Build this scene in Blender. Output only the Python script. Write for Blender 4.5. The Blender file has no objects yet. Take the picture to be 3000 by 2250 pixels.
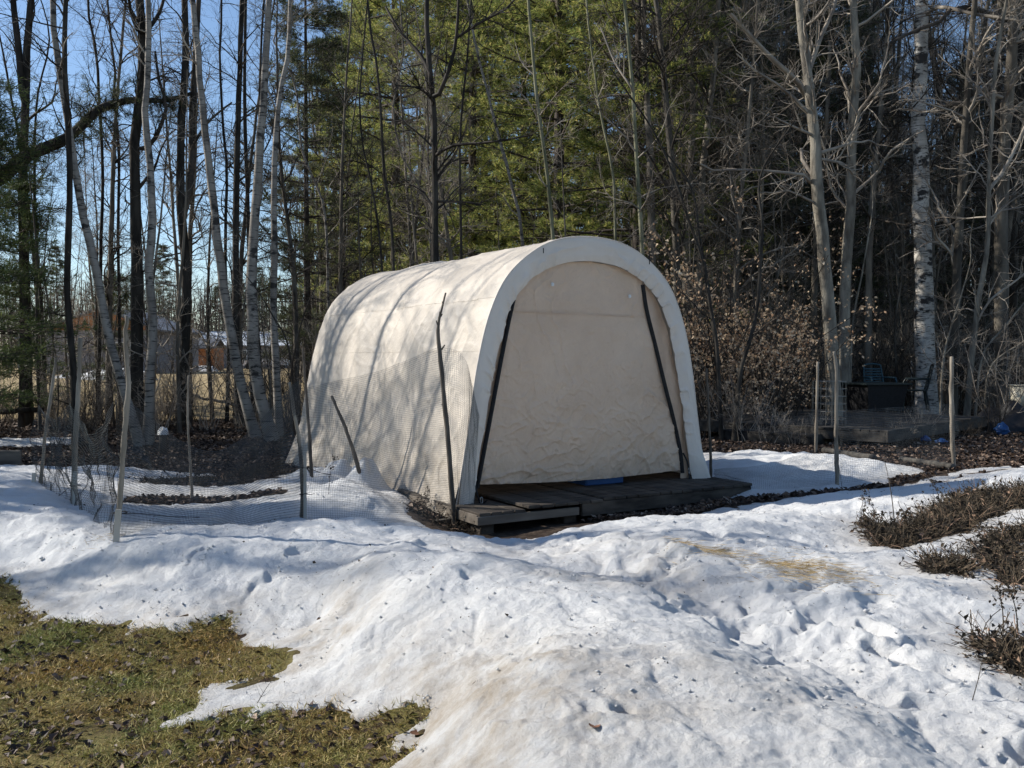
import bpy, math, random
import numpy as np
from mathutils import Vector

scene = bpy.context.scene
COL = scene.collection
F = 2700.0; EYE = 1.5; PITCH = math.atan(80 / F)
CP, SP = math.cos(PITCH), math.sin(PITCH)
rad = math.radians

# ------------------------------------------------------------------ survey helpers
def ray(px, py):
    x = (px - 1500) / F; z = -(py - 1125) / F
    return np.array([x, CP + z * SP, -SP + z * CP])
def P(px, py, z=0.0):
    r = ray(px, py); t = (z - EYE) / r[2]
    p = r * t; p[2] = z; return p
def D(px, py, Y):
    r = ray(px, py); p = r * (Y / r[1]); p[2] += EYE; return p

# ------------------------------------------------------------------ noise
def _h(ix, iy, seed):
    n = (ix.astype(np.int64) * 374761393 + iy.astype(np.int64) * 668265263 + seed * 982451653) & 0xFFFFFFFF
    n = ((n ^ (n >> 13)) * 1274126177) & 0xFFFFFFFF
    n = n ^ (n >> 16)
    return (n & 0xFFFF) / 65535.0
def vnoise(x, y, seed=0):
    x = np.asarray(x, float); y = np.asarray(y, float)
    ix = np.floor(x); iy = np.floor(y); fx = x - ix; fy = y - iy
    fx = fx * fx * fx * (fx * (fx * 6 - 15) + 10); fy = fy * fy * fy * (fy * (fy * 6 - 15) + 10)
    ix = ix.astype(np.int64); iy = iy.astype(np.int64)
    a = _h(ix, iy, seed); b = _h(ix + 1, iy, seed); c = _h(ix, iy + 1, seed); d = _h(ix + 1, iy + 1, seed)
    return (a + (b - a) * fx + (c - a) * fy + (a - b - c + d) * fx * fy) * 2 - 1
def fbm(x, y, seed=0, octv=4, gain=0.5):
    s = 0; a = 1
    for k in range(octv):
        s = s + a * vnoise(x * 2 ** k + 17.3 * k, y * 2 ** k - 9.1 * k, seed + k); a *= gain
    return s
def sstep(a, b, x):
    t = np.clip((x - a) / (b - a), 0, 1); return t * t * (3 - 2 * t)

# ------------------------------------------------------------------ mesh helpers
def mk_mesh(name, V, Fq, mat=None, smooth=True, mats=None, mi=None):
    V = np.ascontiguousarray(V, dtype=np.float32); Fq = np.ascontiguousarray(Fq, dtype=np.int32)
    me = bpy.data.meshes.new(name)
    me.vertices.add(len(V)); me.vertices.foreach_set('co', V.ravel())
    k = Fq.shape[1]; n = len(Fq)
    me.loops.add(n * k); me.loops.foreach_set('vertex_index', Fq.ravel())
    me.polygons.add(n); me.polygons.foreach_set('loop_start', np.arange(0, n * k, k, dtype=np.int32))
    try: me.polygons.foreach_set('loop_total', np.full(n, k, dtype=np.int32))
    except Exception: pass
    me.polygons.foreach_set('use_smooth', np.full(n, smooth, dtype=bool))
    if mat: me.materials.append(mat)
    if mats:
        for m in mats: me.materials.append(m)
        me.polygons.foreach_set('material_index', np.asarray(mi, dtype=np.int32))
    me.update(calc_edges=True)
    return me
def link(name, data, parent=None, loc=(0, 0, 0), rz=0.0, sc=None):
    o = bpy.data.objects.new(name, data); COL.objects.link(o)
    o.location = loc; o.rotation_euler = (0, 0, rz)
    if sc is not None: o.scale = (sc, sc, sc) if np.isscalar(sc) else sc
    if parent: o.parent = parent
    return o
def tag(o, label=None, cat=None, group=None, kind=None):
    if label: o['label'] = label
    if cat: o['category'] = cat
    if group: o['group'] = group
    if kind: o['kind'] = kind
    return o
def empty(name, loc, label, cat, group=None, rz=0.0, sc=None):
    o = link(name, None, loc=loc, rz=rz, sc=sc); o.empty_display_size = .2
    return tag(o, label, cat, group)

class MB:
    """collects quads"""
    def __init__(s): s.V = []; s.F = []; s.n = 0
    def add(s, V, Fq):
        V = np.asarray(V, float).reshape(-1, 3); Fq = np.asarray(Fq, int)
        s.V.append(V); s.F.append(Fq + s.n); s.n += len(V); return s
    def box(s, c, size, R=None, bev=0.0):
        hx, hy, hz = [a / 2 for a in size]
        if bev <= 0:
            v = np.array([[x, y, z] for x in (-hx, hx) for y in (-hy, hy) for z in (-hz, hz)])
            f = [[0, 1, 3, 2], [4, 6, 7, 5], [0, 4, 5, 1], [2, 3, 7, 6], [0, 2, 6, 4], [1, 5, 7, 3]]
        else:
            b = min(bev, hx * .45, hy * .45, hz * .45)
            # rounded-ish box: 3 shrunk shells
            v = []; 
            for (ax, ay, az) in ((0, b, b), (b, 0, b), (b, b, 0)):
                for x in (-1, 1):
                    for y in (-1, 1):
                        for z in (-1, 1):
                            v.append([x * (hx - ax), y * (hy - ay), z * (hz - az)])
            v = np.array(v)
            def i(k, x, y, z): return k * 8 + x * 4 + y * 2 + z
            f = []
            for x in (0, 1): q = [i(0, x, 0, 0), i(0, x, 1, 0), i(0, x, 1, 1), i(0, x, 0, 1)]; f.append(q if x else q[::-1])
            for y in (0, 1): q = [i(1, 0, y, 0), i(1, 0, y, 1), i(1, 1, y, 1), i(1, 1, y, 0)]; f.append(q if y else q[::-1])
            for z in (0, 1): q = [i(2, 0, 0, z), i(2, 1, 0, z), i(2, 1, 1, z), i(2, 0, 1, z)]; f.append(q if z else q[::-1])
            for x in (0, 1):
                for y in (0, 1): f.append([i(0, x, y, 0), i(0, x, y, 1), i(1, x, y, 1), i(1, x, y, 0)])
            for x in (0, 1):
                for z in (0, 1): f.append([i(0, x, 0, z), i(0, x, 1, z), i(2, x, 1, z), i(2, x, 0, z)])
            for y in (0, 1):
                for z in (0, 1): f.append([i(1, 0, y, z), i(1, 1, y, z), i(2, 1, y, z), i(2, 0, y, z)])
            for x in (0, 1):
                for y in (0, 1):
                    for z in (0, 1): f.append([i(0, x, y, z), i(1, x, y, z), i(2, x, y, z), i(2, x, y, z)])
            ff = np.array(f); quad = ff[:-8]; tri = ff[-8:]
            if R is not None: v = v @ np.asarray(R).T
            v = v + np.asarray(c); s.V.append(v); s.F.append(quad + s.n)
            # corner triangles as slightly degenerate quads via midpoint
            nv = []; nf = []
            for t in tri:
                a, b_, c_ = v[t[0]], v[t[1]], v[t[2]]
                k = len(v) + len(nv); nv.append((a + b_) / 2); nf.append([t[0], k, t[1], t[2]])
            s.V.append(np.array(nv)); s.F.append(np.array(nf) + s.n); s.n += len(v) + len(nv)
            return s
        if R is not None: v = v @ np.asarray(R).T
        return s.add(v + np.asarray(c), f)
    def tubes(s, Pt, R, sides=4, rng=None):
        V, Fq = tube_batch(Pt, R, sides, rng); return s.add(V, Fq)
    def tube(s, pts, r, sides=6):
        Pt = np.asarray(pts, float)[None]; r = np.asarray(r, float)
        if r.ndim == 0: r = np.full(Pt.shape[1], float(r))
        V, Fq = tube_batch(Pt, r[None], sides); s.add(V, Fq)
        n = Pt.shape[1]
        if sides in (4,): s.F.append(np.array([[0, 1, 2, 3][::-1], [(n - 1) * 4 + k for k in range(4)]]) + s.n - len(V))
        return s
    def cyl(s, c0, c1, r0, r1=None, sides=16):
        """capped tube"""
        r1 = r0 if r1 is None else r1
        c0 = np.asarray(c0, float); c1 = np.asarray(c1, float)
        pts = np.array([c0, c0 + (c1 - c0) * 1e-3, c0 + (c1 - c0) * .999, c1])
        return s.tube(pts, [1e-4, r0, r1, 1e-4], sides)
    def build(s, name, mat, parent=None, smooth=False, **k):
        me = mk_mesh(name, np.concatenate(s.V), np.concatenate(s.F), mat, smooth)
        return link(name, me, parent, **k)
    def mesh(s, name, mat, smooth=False):
        return mk_mesh(name, np.concatenate(s.V), np.concatenate(s.F), mat, smooth)

def tube_batch(Pt, R, s, rng=None):
    Pt = np.asarray(Pt, float); R = np.asarray(R, float)
    M, n, _ = Pt.shape
    T = np.empty_like(Pt); T[:, 1:-1] = Pt[:, 2:] - Pt[:, :-2]; T[:, 0] = Pt[:, 1] - Pt[:, 0]; T[:, -1] = Pt[:, -1] - Pt[:, -2]
    T /= np.linalg.norm(T, axis=2, keepdims=True) + 1e-9
    m = T.mean(1); ref = np.where(np.abs(m[:, 2:3]) < .8, np.array([[0, 0, 1.]]), np.array([[1., 0, 0]]))
    N1 = np.cross(T, ref[:, None, :]); N1 /= np.linalg.norm(N1, axis=2, keepdims=True) + 1e-9
    N2 = np.cross(T, N1)
    a = np.arange(s) * 2 * math.pi / s + math.pi / 4
    V = Pt[:, :, None, :] + R[:, :, None, None] * (np.cos(a)[None, None, :, None] * N1[:, :, None, :] + np.sin(a)[None, None, :, None] * N2[:, :, None, :])
    V = V.reshape(-1, 3)
    i = np.arange(n - 1)[:, None] * s; j = np.arange(s)[None, :]; j2 = (j + 1) % s
    q = np.stack([i + j, i + s + j, i + s + j2, i + j2], -1).reshape(-1, 4)
    Fq = (q[None] + (np.arange(M) * n * s)[:, None, None]).reshape(-1, 4)
    return V, Fq
def grid_faces(nu, nv):
    i = np.arange(nu - 1)[:, None]; j = np.arange(nv - 1)[None]
    return np.stack([i * nv + j, (i + 1) * nv + j, (i + 1) * nv + j + 1, i * nv + j + 1], -1).reshape(-1, 4)
def catmull(pts, n):
    p = np.asarray(pts, float)
    if len(p) == 2: return p[0] + (p[1] - p[0]) * np.linspace(0, 1, n)[:, None]
    q = np.vstack([2 * p[0] - p[1], p, 2 * p[-1] - p[-2]])
    t = np.linspace(0, len(p) - 1 - 1e-9, n); k = np.floor(t).astype(int); f = (t - k)[:, None]
    a, b, c, d = q[k], q[k + 1], q[k + 2], q[k + 3]
    r = .5 * ((2 * b) + (-a + c) * f + (2 * a - 5 * b + 4 * c - d) * f ** 2 + (-a + 3 * b - 3 * c + d) * f ** 3)
    return r
def resamp(pts, n):
    p = catmull(pts, 300); d = np.r_[0, np.cumsum(np.linalg.norm(np.diff(p, axis=0), axis=1))]
    t = np.linspace(0, d[-1], n)
    return np.stack([np.interp(t, d, p[:, k]) for k in range(p.shape[1])], 1)

# ------------------------------------------------------------------ materials
def nd(nt, t, **k):
    n = nt.nodes.new(t)
    for a, b in k.items(): setattr(n, a, b)
    return n
def new_mat(name):
    m = bpy.data.materials.new(name); m.use_nodes = True
    nt = m.node_tree; b = nt.nodes['Principled BSDF']
    return m, nt, b
def ramp(nt, fac, stops):
    r = nd(nt, 'ShaderNodeValToRGB'); e = r.color_ramp.elements
    while len(e) < len(stops): e.new(.5)
    for i, (p, c) in enumerate(stops):
        e[i].position = p; e[i].color = (c[0], c[1], c[2], 1)
    nt.links.new(fac, r.inputs[0]); return r.outputs[0]
def coords(nt, kind='Object', scale=(1, 1, 1), loc=(0, 0, 0)):
    tc = nd(nt, 'ShaderNodeTexCoord'); mp = nd(nt, 'ShaderNodeMapping')
    mp.inputs['Scale'].default_value = scale; mp.inputs['Location'].default_value = loc
    nt.links.new(tc.outputs[kind], mp.inputs[0]); return mp.outputs[0]
def noise(nt, vec, scale, detail=4, rough=.5):
    n = nd(nt, 'ShaderNodeTexNoise'); n.inputs['Scale'].default_value = scale
    n.inputs['Detail'].default_value = detail; n.inputs['Roughness'].default_value = rough
    nt.links.new(vec, n.inputs['Vector']); return n.outputs['Fac']
def mixc(nt, fac, a, b, mode='MIX'):
    m = nd(nt, 'ShaderNodeMix'); m.data_type = 'RGBA'; m.blend_type = mode
    for k, v in ((0, fac), (6, a), (7, b)):
        if hasattr(v, 'node'): nt.links.new(v, m.inputs[k])
        elif k == 0: m.inputs[k].default_value = v
        else: m.inputs[k].default_value = (v[0], v[1], v[2], 1)
    return m.outputs[2]
def bump(nt, b, h, strength, dist=.01, prev=None):
    n = nd(nt, 'ShaderNodeBump'); n.inputs['Strength'].default_value = strength; n.inputs['Distance'].default_value = dist
    nt.links.new(h, n.inputs['Height'])
    if prev: nt.links.new(prev, n.inputs['Normal'])
    nt.links.new(n.outputs[0], b.inputs['Normal']); return n.outputs[0]
def simple(name, c1, c2=None, scale=5, stretch=(1, 1, 1), rough=.8, bs=0, bd=.01, bscale=None, metal=0, stops=(.35, .65), objvar=0, island=0, spec=.3, coord='Object', detail=4):
    m, nt, b = new_mat(name)
    b.inputs['Roughness'].default_value = rough; b.inputs['Metallic'].default_value = metal
    b.inputs['Specular IOR Level'].default_value = spec
    v = coords(nt, coord, stretch)
    f = noise(nt, v, scale, detail)
    col = ramp(nt, f, [(stops[0], c1), (stops[1], c2 or c1)])
    if objvar:
        oi = nd(nt, 'ShaderNodeObjectInfo'); mr = nd(nt, 'ShaderNodeMapRange')
        mr.inputs[3].default_value = 1 - objvar; mr.inputs[4].default_value = 1 + objvar
        nt.links.new(oi.outputs['Random'], mr.inputs[0])
        col = mixc(nt, 1.0, col, mr.outputs[0], 'MULTIPLY')
    if island:
        g = nd(nt, 'ShaderNodeNewGeometry'); mr = nd(nt, 'ShaderNodeMapRange')
        mr.inputs[3].default_value = 1 - island; mr.inputs[4].default_value = 1 + island
        nt.links.new(g.outputs['Random Per Island'], mr.inputs[0])
        col = mixc(nt, 1.0, col, mr.outputs[0], 'MULTIPLY')
    nt.links.new(col, b.inputs['Base Color'])
    if bs: bump(nt, b, noise(nt, v, bscale or scale * 3, 5), bs, bd)
    return m
def island_ramp(name, stops, rough=.8, transl=0.0, spec=.3):
    m, nt, b = new_mat(name)
    g = nd(nt, 'ShaderNodeNewGeometry')
    col = ramp(nt, g.outputs['Random Per Island'], stops)
    nt.links.new(col, b.inputs['Base Color']); b.inputs['Roughness'].default_value = rough
    b.inputs['Specular IOR Level'].default_value = spec
    if transl:
        t = nd(nt, 'ShaderNodeBsdfTranslucent'); nt.links.new(col, t.inputs[0])
        mx = nd(nt, 'ShaderNodeMixShader'); mx.inputs[0].default_value = transl
        nt.links.new(b.outputs[0], mx.inputs[1]); nt.links.new(t.outputs[0], mx.inputs[2])
        nt.links.new(mx.outputs[0], nt.nodes['Material Output'].inputs[0])
    return m

M = {}
M['bark_dark'] = simple('bark_dark', (.018, .015, .012), (.06, .052, .042), 9, (1, 1, .22), .9, .9, .02, 16)
M['bark_grey'] = simple('bark_grey', (.11, .095, .075), (.32, .285, .225), 7, (1, 1, .3), .9, .8, .02, 22)
M['bark_far'] = simple('bark_far', (.045, .038, .031), (.19, .165, .13), 4, (1, 1, .3), .9, objvar=.45)
M['twig'] = simple('twig', (.17, .14, .115), (.40, .35, .285), 2, rough=.8, objvar=.3)
M['twig_dark'] = simple('twig_dark', (.022, .018, .014), (.075, .06, .046), 2, rough=.8, objvar=.3)
M['bark_olive'] = simple('bark_olive', (.12, .12, .07), (.27, .26, .17), 6, (1, 1, .3), .85)
M['pine_bark'] = simple('pine_bark', (.03, .024, .02), (.10, .08, .065), 8, (1, 1, .3), .9, .8, .02, 14)
M['stake'] = simple('stake', (.12, .10, .078), (.33, .285, .225), 10, (1, 1, .25), .8, .4, .004, 40)
M['stick'] = simple('stick', (.05, .042, .034), (.15, .125, .10), 12, (1, 1, .3), .85, .5, .004, 40)
M['lath'] = simple('lath', (.34, .31, .26), (.48, .44, .38), 8, (1, 1, .2), .8)
M['rope'] = simple('rope', (.012, .012, .014), rough=.6)
M['net'] = simple('net', (.02, .02, .021), (.02, .02, .021), rough=.35, spec=.6)
M['black'] = simple('black', (.012, .012, .013), (.02, .02, .022), 20, rough=.7)
M['metal'] = simple('metal', (.45, .45, .45), rough=.35, metal=.9)
M['wire'] = simple('wire', (.25, .24, .22), rough=.45, metal=.7)
M['wood_platform'] = simple('wood_platform', (.022, .02, .018), (.07, .063, .054), 10, (.25, 1, 1), .85, .4, .004, 40, island=.25)  # darker tone of the grey wood, for platform boards and beams
M['bluep'] = simple('bluep', (.012, .055, .17), (.02, .075, .22), 3, rough=.45)
M['plastic_dark'] = simple('plastic_dark', (.012, .020, .022), (.02, .03, .03), 4, rough=.4)
M['plastic_teal'] = simple('plastic_teal', (.03, .075, .095), (.04, .09, .11), 4, rough=.45)
M['white'] = simple('white', (.75, .75, .74), rough=.4)
M['beige'] = simple('beige', (.45, .40, .30), (.6, .55, .42), 3, rough=.5)
M['wood_deck'] = simple('wood_deck', (.03, .024, .019), (.095, .077, .06), 14, (.25, 1, 1), .85, .5, .004, 40, island=.25)
M['wood_fascia'] = simple('wood_fascia', (.11, .09, .07), (.24, .205, .165), 8, (.15, 1, 1), .85, .4, .004, 40, island=.2)
M['wood_grey'] = simple('wood_grey', (.04, .036, .032), (.11, .10, .085), 10, (.25, 1, 1), .85, .4, .004, 40, island=.25)

def birch_mat(name, light, mid, dark, lent):
    m, nt, b = new_mat(name); b.inputs['Roughness'].default_value = .75
    v = coords(nt, 'Object', (1, 1, 1))
    vm = coords(nt, 'Object', (3.0, 3.0, 26))
    base = ramp(nt, noise(nt, v, 3, 4), [(.3, mid), (.6, light)])
    marks = ramp(nt, noise(nt, vm, 1.6, 3, .6), [(lent, (0, 0, 0)), (lent + .05, (1, 1, 1))])
    vb = coords(nt, 'Object', (1.2, 1.2, 2.2), (3, 1, 0))
    blot = ramp(nt, noise(nt, vb, 1.7, 5, .6), [(.56, (0, 0, 0)), (.61, (1, 1, 1))])
    col = mixc(nt, marks, base, dark); col = mixc(nt, blot, col, dark)
    nt.links.new(col, b.inputs['Base Color'])
    bump(nt, b, noise(nt, vm, 2, 4), .4, .01)
    return m
M['birch'] = birch_mat('birch', (.31, .28, .24), (.14, .12, .10), (.03, .026, .023), .575)
M['aspen'] = birch_mat('aspen', (.60, .56, .50), (.27, .24, .20), (.03, .026, .024), .56)

# snow
def snow_mat():
    m, nt, b = new_mat('snow')
    v = coords(nt, 'Object')
    c = ramp(nt, noise(nt, v, 1.3, 6, .6), [(.3, (.64, .65, .66)), (.6, (.83, .825, .81))])
    # grime: scattered specks and a few silty stains left by the plough
    sp = ramp(nt, noise(nt, v, 42, 6, .85), [(.62, (0, 0, 0)), (.68, (1, 1, 1))])
    zone = ramp(nt, noise(nt, v, .9, 4, .6), [(.4, (.12, .12, .12)), (.65, (.9, .9, .9))])
    k = nd(nt, 'ShaderNodeMath', operation='MULTIPLY'); nt.links.new(sp, k.inputs[0]); nt.links.new(zone, k.inputs[1])
    c = mixc(nt, k.outputs[0], c, (.20, .16, .12))
    at = nd(nt, 'ShaderNodeAttribute'); at.attribute_name = 'silt'
    n2 = ramp(nt, noise(nt, v, 6, 6, .7), [(.36, (.15, .15, .15)), (.68, (1, 1, 1))])
    k2 = nd(nt, 'ShaderNodeMath', operation='MULTIPLY'); nt.links.new(at.outputs['Fac'], k2.inputs[0]); nt.links.new(n2, k2.inputs[1])
    c = mixc(nt, k2.outputs[0], c, (.44, .375, .30))
    nt.links.new(c, b.inputs['Base Color'])
    b.inputs['Roughness'].default_value = .55
    b.inputs['Specular IOR Level'].default_value = .35
    b.inputs['Subsurface Weight'].default_value = .0
    h0 = noise(nt, v, 8, 8, .7); n0 = bump(nt, b, h0, .6, .04); h1 = noise(nt, v, 34, 9, .8); n1 = bump(nt, b, h1, 1.0, .022, n0)
    vo = nd(nt, 'ShaderNodeTexVoronoi'); vo.inputs['Scale'].default_value = 190; nt.links.new(v, vo.inputs['Vector'])
    bump(nt, b, vo.outputs['Distance'], .35, .003, n1)
    # wet ice grains glint
    gl = ramp(nt, noise(nt, v, 240, 2, .5), [(.60, (.6, .6, .6)), (.70, (.12, .12, .12))])
    nt.links.new(gl, b.inputs['Roughness'])
    return m
M['snow'] = snow_mat()

def ground_mat():
    m, nt, b = new_mat('ground'); b.inputs['Roughness'].default_value = .95; b.inputs['Specular IOR Level'].default_value = .15
    v = coords(nt, 'Object')
    litter = ramp(nt, noise(nt, v, 9, 6, .7), [(.32, (.022, .015, .011)), (.5, (.06, .042, .03)), (.7, (.15, .11, .08))])
    lawn = ramp(nt, noise(nt, v, 5, 7, .7), [(.38, (.05, .032, .022)), (.5, (.14, .115, .045)), (.72, (.28, .24, .085))])
    field = ramp(nt, noise(nt, v, .8, 6, .6), [(.3, (.30, .22, .115)), (.7, (.46, .36, .20))])
    a1 = nd(nt, 'ShaderNodeAttribute'); a1.attribute_name = 'lawn'
    a2 = nd(nt, 'ShaderNodeAttribute'); a2.attribute_name = 'field'
    c = mixc(nt, a1.outputs['Fac'], litter, lawn); c = mixc(nt, a2.outputs['Fac'], c, field)
    nt.links.new(c, b.inputs['Base Color'])
    bump(nt, b, noise(nt, v, 30, 6, .7), .8, .03)
    return m
M['ground'] = ground_mat()

def fabric(name, c1, c2, stain=None, transl=.0, bs=.35):
    m, nt, b = new_mat(name); b.inputs['Roughness'].default_value = .55; b.inputs['Specular IOR Level'].default_value = .3
    v = coords(nt, 'Object')
    c = ramp(nt, noise(nt, v, 1.6, 5, .6), [(.3, c1), (.7, c2)])
    if stain:
        at = nd(nt, 'ShaderNodeAttribute'); at.attribute_name = 'grime'
        n2 = ramp(nt, noise(nt, v, 5, 6, .7), [(.35, (.2, .2, .2)), (.7, (1, 1, 1))])
        k = nd(nt, 'ShaderNodeMath', operation='MULTIPLY'); nt.links.new(at.outputs['Fac'], k.inputs[0]); nt.links.new(n2, k.inputs[1])
        c = mixc(nt, k.outputs[0], c, stain)
    nt.links.new(c, b.inputs['Base Color'])
    # crumples: ridged noise
    nz = noise(nt, v, 4.5, 5, .6)
    ab = nd(nt, 'ShaderNodeMath', operation='SUBTRACT'); ab.inputs[1].default_value = .5; nt.links.new(nz, ab.inputs[0])
    a2 = nd(nt, 'ShaderNodeMath', operation='ABSOLUTE'); nt.links.new(ab.outputs[0], a2.inputs[0])
    n1 = bump(nt, b, a2.outputs[0], bs, .06)
    bump(nt, b, noise(nt, v, 260, 2), .12, .001, n1)
    if transl:
        t = nd(nt, 'ShaderNodeBsdfTranslucent'); nt.links.new(c, t.inputs[0])
        mx = nd(nt, 'ShaderNodeMixShader'); mx.inputs[0].default_value = transl
        nt.links.new(b.outputs[0], mx.inputs[1]); nt.links.new(t.outputs[0], mx.inputs[2])
        nt.links.new(mx.outputs[0], nt.nodes['Material Output'].inputs[0])
    return m
M['cover'] = fabric('cover', (.57, .51, .435), (.66, .595, .515), (.36, .30, .22), .12, .45)
M['hood'] = fabric('hood', (.68, .61, .535), (.75, .68, .605), None, .1, .25)
M['door'] = fabric('door', (.68, .50, .365), (.77, .59, .445), (.36, .28, .21), .15, .8)

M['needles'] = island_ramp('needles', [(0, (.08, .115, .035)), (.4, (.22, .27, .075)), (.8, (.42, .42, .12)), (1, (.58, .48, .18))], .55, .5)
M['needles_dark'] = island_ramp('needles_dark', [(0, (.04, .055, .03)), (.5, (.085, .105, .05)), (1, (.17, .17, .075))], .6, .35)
M['needles_green'] = island_ramp('needles_green', [(0, (.04, .065, .025)), (.5, (.09, .125, .04)), (1, (.17, .20, .07))], .55, .35)
M['tan_leaf'] = island_ramp('tan_leaf', [(0, (.36, .21, .12)), (.5, (.62, .43, .27)), (1, (.86, .68, .47))], .7, .3)
M['litter'] = island_ramp('litter', [(0, (.018, .011, .009)), (.4, (.055, .034, .024)), (.8, (.13, .085, .058)), (1, (.33, .25, .19))], .7)
M['leaf_lawn'] = island_ramp('leaf_lawn', [(0, (.02, .012, .010)), (.6, (.06, .034, .025)), (.9, (.15, .11, .085)), (1, (.38, .29, .22))], .6)
M['grass'] = island_ramp('grass', [(0, (.08, .05, .028)), (.2, (.31, .235, .10)), (.5, (.24, .235, .075)), (.78, (.40, .36, .14)), (1, (.68, .55, .32))], .7, .2)
def grass_tint():
    m = M['grass']; nt = m.node_tree; b = nt.nodes['Principled BSDF']; src = b.inputs['Base Color'].links[0].from_socket
    t = ramp(nt, noise(nt, coords(nt, 'Object'), 1.7, 5, .6), [(.36, (.98, .78, .62)), (.5, (1, .92, .80)), (.62, (.72, .86, .64))])
    c = mixc(nt, 1.0, src, t, 'MULTIPLY')
    for l in list(src.links): to = l.to_socket; nt.links.new(c, to) if l.to_node.type in ('BSDF_PRINCIPLED', 'BSDF_TRANSLUCENT') else None
grass_tint()
M['straw'] = island_ramp('straw', [(0, (.20, .13, .06)), (.5, (.40, .28, .12)), (1, (.60, .45, .24))], .7)
M['dead'] = island_ramp('dead', [(0, (.016, .012, .008)), (.5, (.046, .035, .022)), (.88, (.105, .078, .05)), (1, (.30, .19, .13))], .85)
M['brown_leaf'] = simple('brown_leaf', (.12, .055, .03), (.2, .1, .06), 30, rough=.6)

# ------------------------------------------------------------------ terrain
ctrl = [
 (-300,1760,.03),(0,1735,.03),(95,1800,.03),(350,1848,.03),(520,1862,.03),(690,1860,.03),(830,1925,.03),(640,1985,.02),(500,2090,.02),(800,2060,.03),(1060,2095,.03),(1235,2135,.03),(1160,2200,.03),(900,2200,0),(500,2200,0),(200,2000,0),(0,1900,0),(600,1930,0),(-300,2200,0),
 (0,1640,.10),(150,1710,.07),(60,1570,.19),(0,1510,.28),(150,1535,.26),(-300,1520,.27),(100,1460,.24),(250,1590,.23),(400,1600,.27),(550,1608,.28),(700,1600,.28),(850,1580,.29),(1000,1565,.30),(1150,1560,.30),(1270,1560,.26),
 (200,1770,.06),(300,1700,.12),(450,1710,.15),(600,1715,.16),(750,1715,.16),(870,1700,.18),(300,1800,.07),(500,1800,.10),(700,1790,.1),(880,1790,.08),
 (220,1480,.14),(350,1540,.12),(500,1530,.13),(700,1540,.14),(900,1520,.14),(1100,1510,.13),(500,1480,.1),(700,1480,.1),(300,1440,.18),(150,1400,.22),(0,1400,.25),(900,1450,.16),(1080,1440,.3),(1000,1400,.3),(1200,1480,.1),(1280,1500,.0),(1350,1540,-.04),(1450,1560,-.02),
 (940,1800,0.082),(980,1740,0.180),(1020,1690,0.262),(1130,1650,0.361),(1250,1638,0.385),(1400,1640,0.385),(1530,1665,0.385),(1650,1720,0.369),(1760,1790,0.344),(1900,1860,0.344),(2050,1915,0.344),(2200,1985,0.353),(2350,2070,0.361),(2500,2170,0.361),(2650,2300,0.344),
 (1150,1600,0.213),(1350,1590,0.221),(1500,1610,0.213),(1620,1650,0.205),(1750,1715,0.180),(1880,1775,0.172),(2030,1830,0.164),(2180,1890,0.164),(2350,1970,0.164),(2520,2060,0.164),(2700,2160,0.164),(2900,2290,0.148),
 (1000,1870,0.098),(1150,1800,0.221),(1350,1780,0.312),(1500,1850,0.328),(1250,1950,0.205),(1000,1980,0.066),(1400,2030,0.246),(1650,2000,0.328),(1900,2050,0.344),(1300,2200,0.107),(1550,2200,0.246),(1850,2200,0.312),(2150,2200,0.328),(1400,2400,0.123),(2200,2500,0.328),
 (1500,1575,.10),(1650,1570,.16),(1800,1580,.33),(1950,1590,.36),(2080,1640,.34),(2200,1690,.30),(2300,1740,.26),(1700,1520,.04),(1900,1500,.05),(2050,1480,.1),(2190,1470,.12),(2200,1540,.22),(2400,1540,.26),(2300,1620,.27),(2500,1680,.26),(2700,1780,.26),(2900,1700,.3),(2600,1600,.27),(2800,1620,.3),(3000,1800,.26),(2400,1850,.24),(2600,1950,.24),(2800,2050,.23),(3000,2150,.2),(3100,1980,.24),
 (2600,1500,.27),(2750,1480,.33),(2900,1460,.42),(3050,1450,.44),(2950,1600,.34),(3200,1600,.36),(2900,1400,.24),(2700,1430,.2),(2450,1460,.17),(2250,1470,.13),(3100,1380,.25),
 (2200,1340,.16),(2400,1360,.15),(2600,1380,.15),(2150,1400,.12),(2400,1425,.1),(2650,1410,.12),(2000,1430,.0),(1700,1450,-.04),(1500,1470,-.05),(1400,1500,-.06),
 (2300,1300,.13),(2600,1330,.14),(2900,1340,.17),(3200,1330,.2),(2500,1270,.14),(2900,1260,.15),(860,1380,.15),(750,1400,.13),(600,1400,.08),(450,1400,.14),(300,1370,.16),(0,1370,.15),(-200,1380,.18),(500,1330,.06),(200,1320,.06),(700,1310,.1),(-200,1300,.1),(1000,1320,.05),(1500,1380,.0),(1900,1350,.05)]
cw = [P(a, b, c) for a, b, c in ctrl]
for x in (-16, -8, 0, 8, 16):
    cw.append(np.array([x, 17.5, .12])); cw.append(np.array([x, -2.0, 0.0]))
for y in (3, 8, 13):
    cw.append(np.array([-16, y, .15])); cw.append(np.array([16, y, .2]))
cw = np.array(cw); cz = cw[:, 2].copy()
_d = np.linalg.norm(cw[:, None, :2] - cw[None, :, :2], axis=2)
_A = np.block([[_d - np.eye(len(cw)) * .05, np.ones((len(cw), 1))], [np.ones((1, len(cw))), np.zeros((1, 1))]])
_w = np.linalg.solve(_A, np.r_[cz, 0])
def farz(x, y):
    return .12 + .22 * sstep(17, 32, y)
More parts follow.
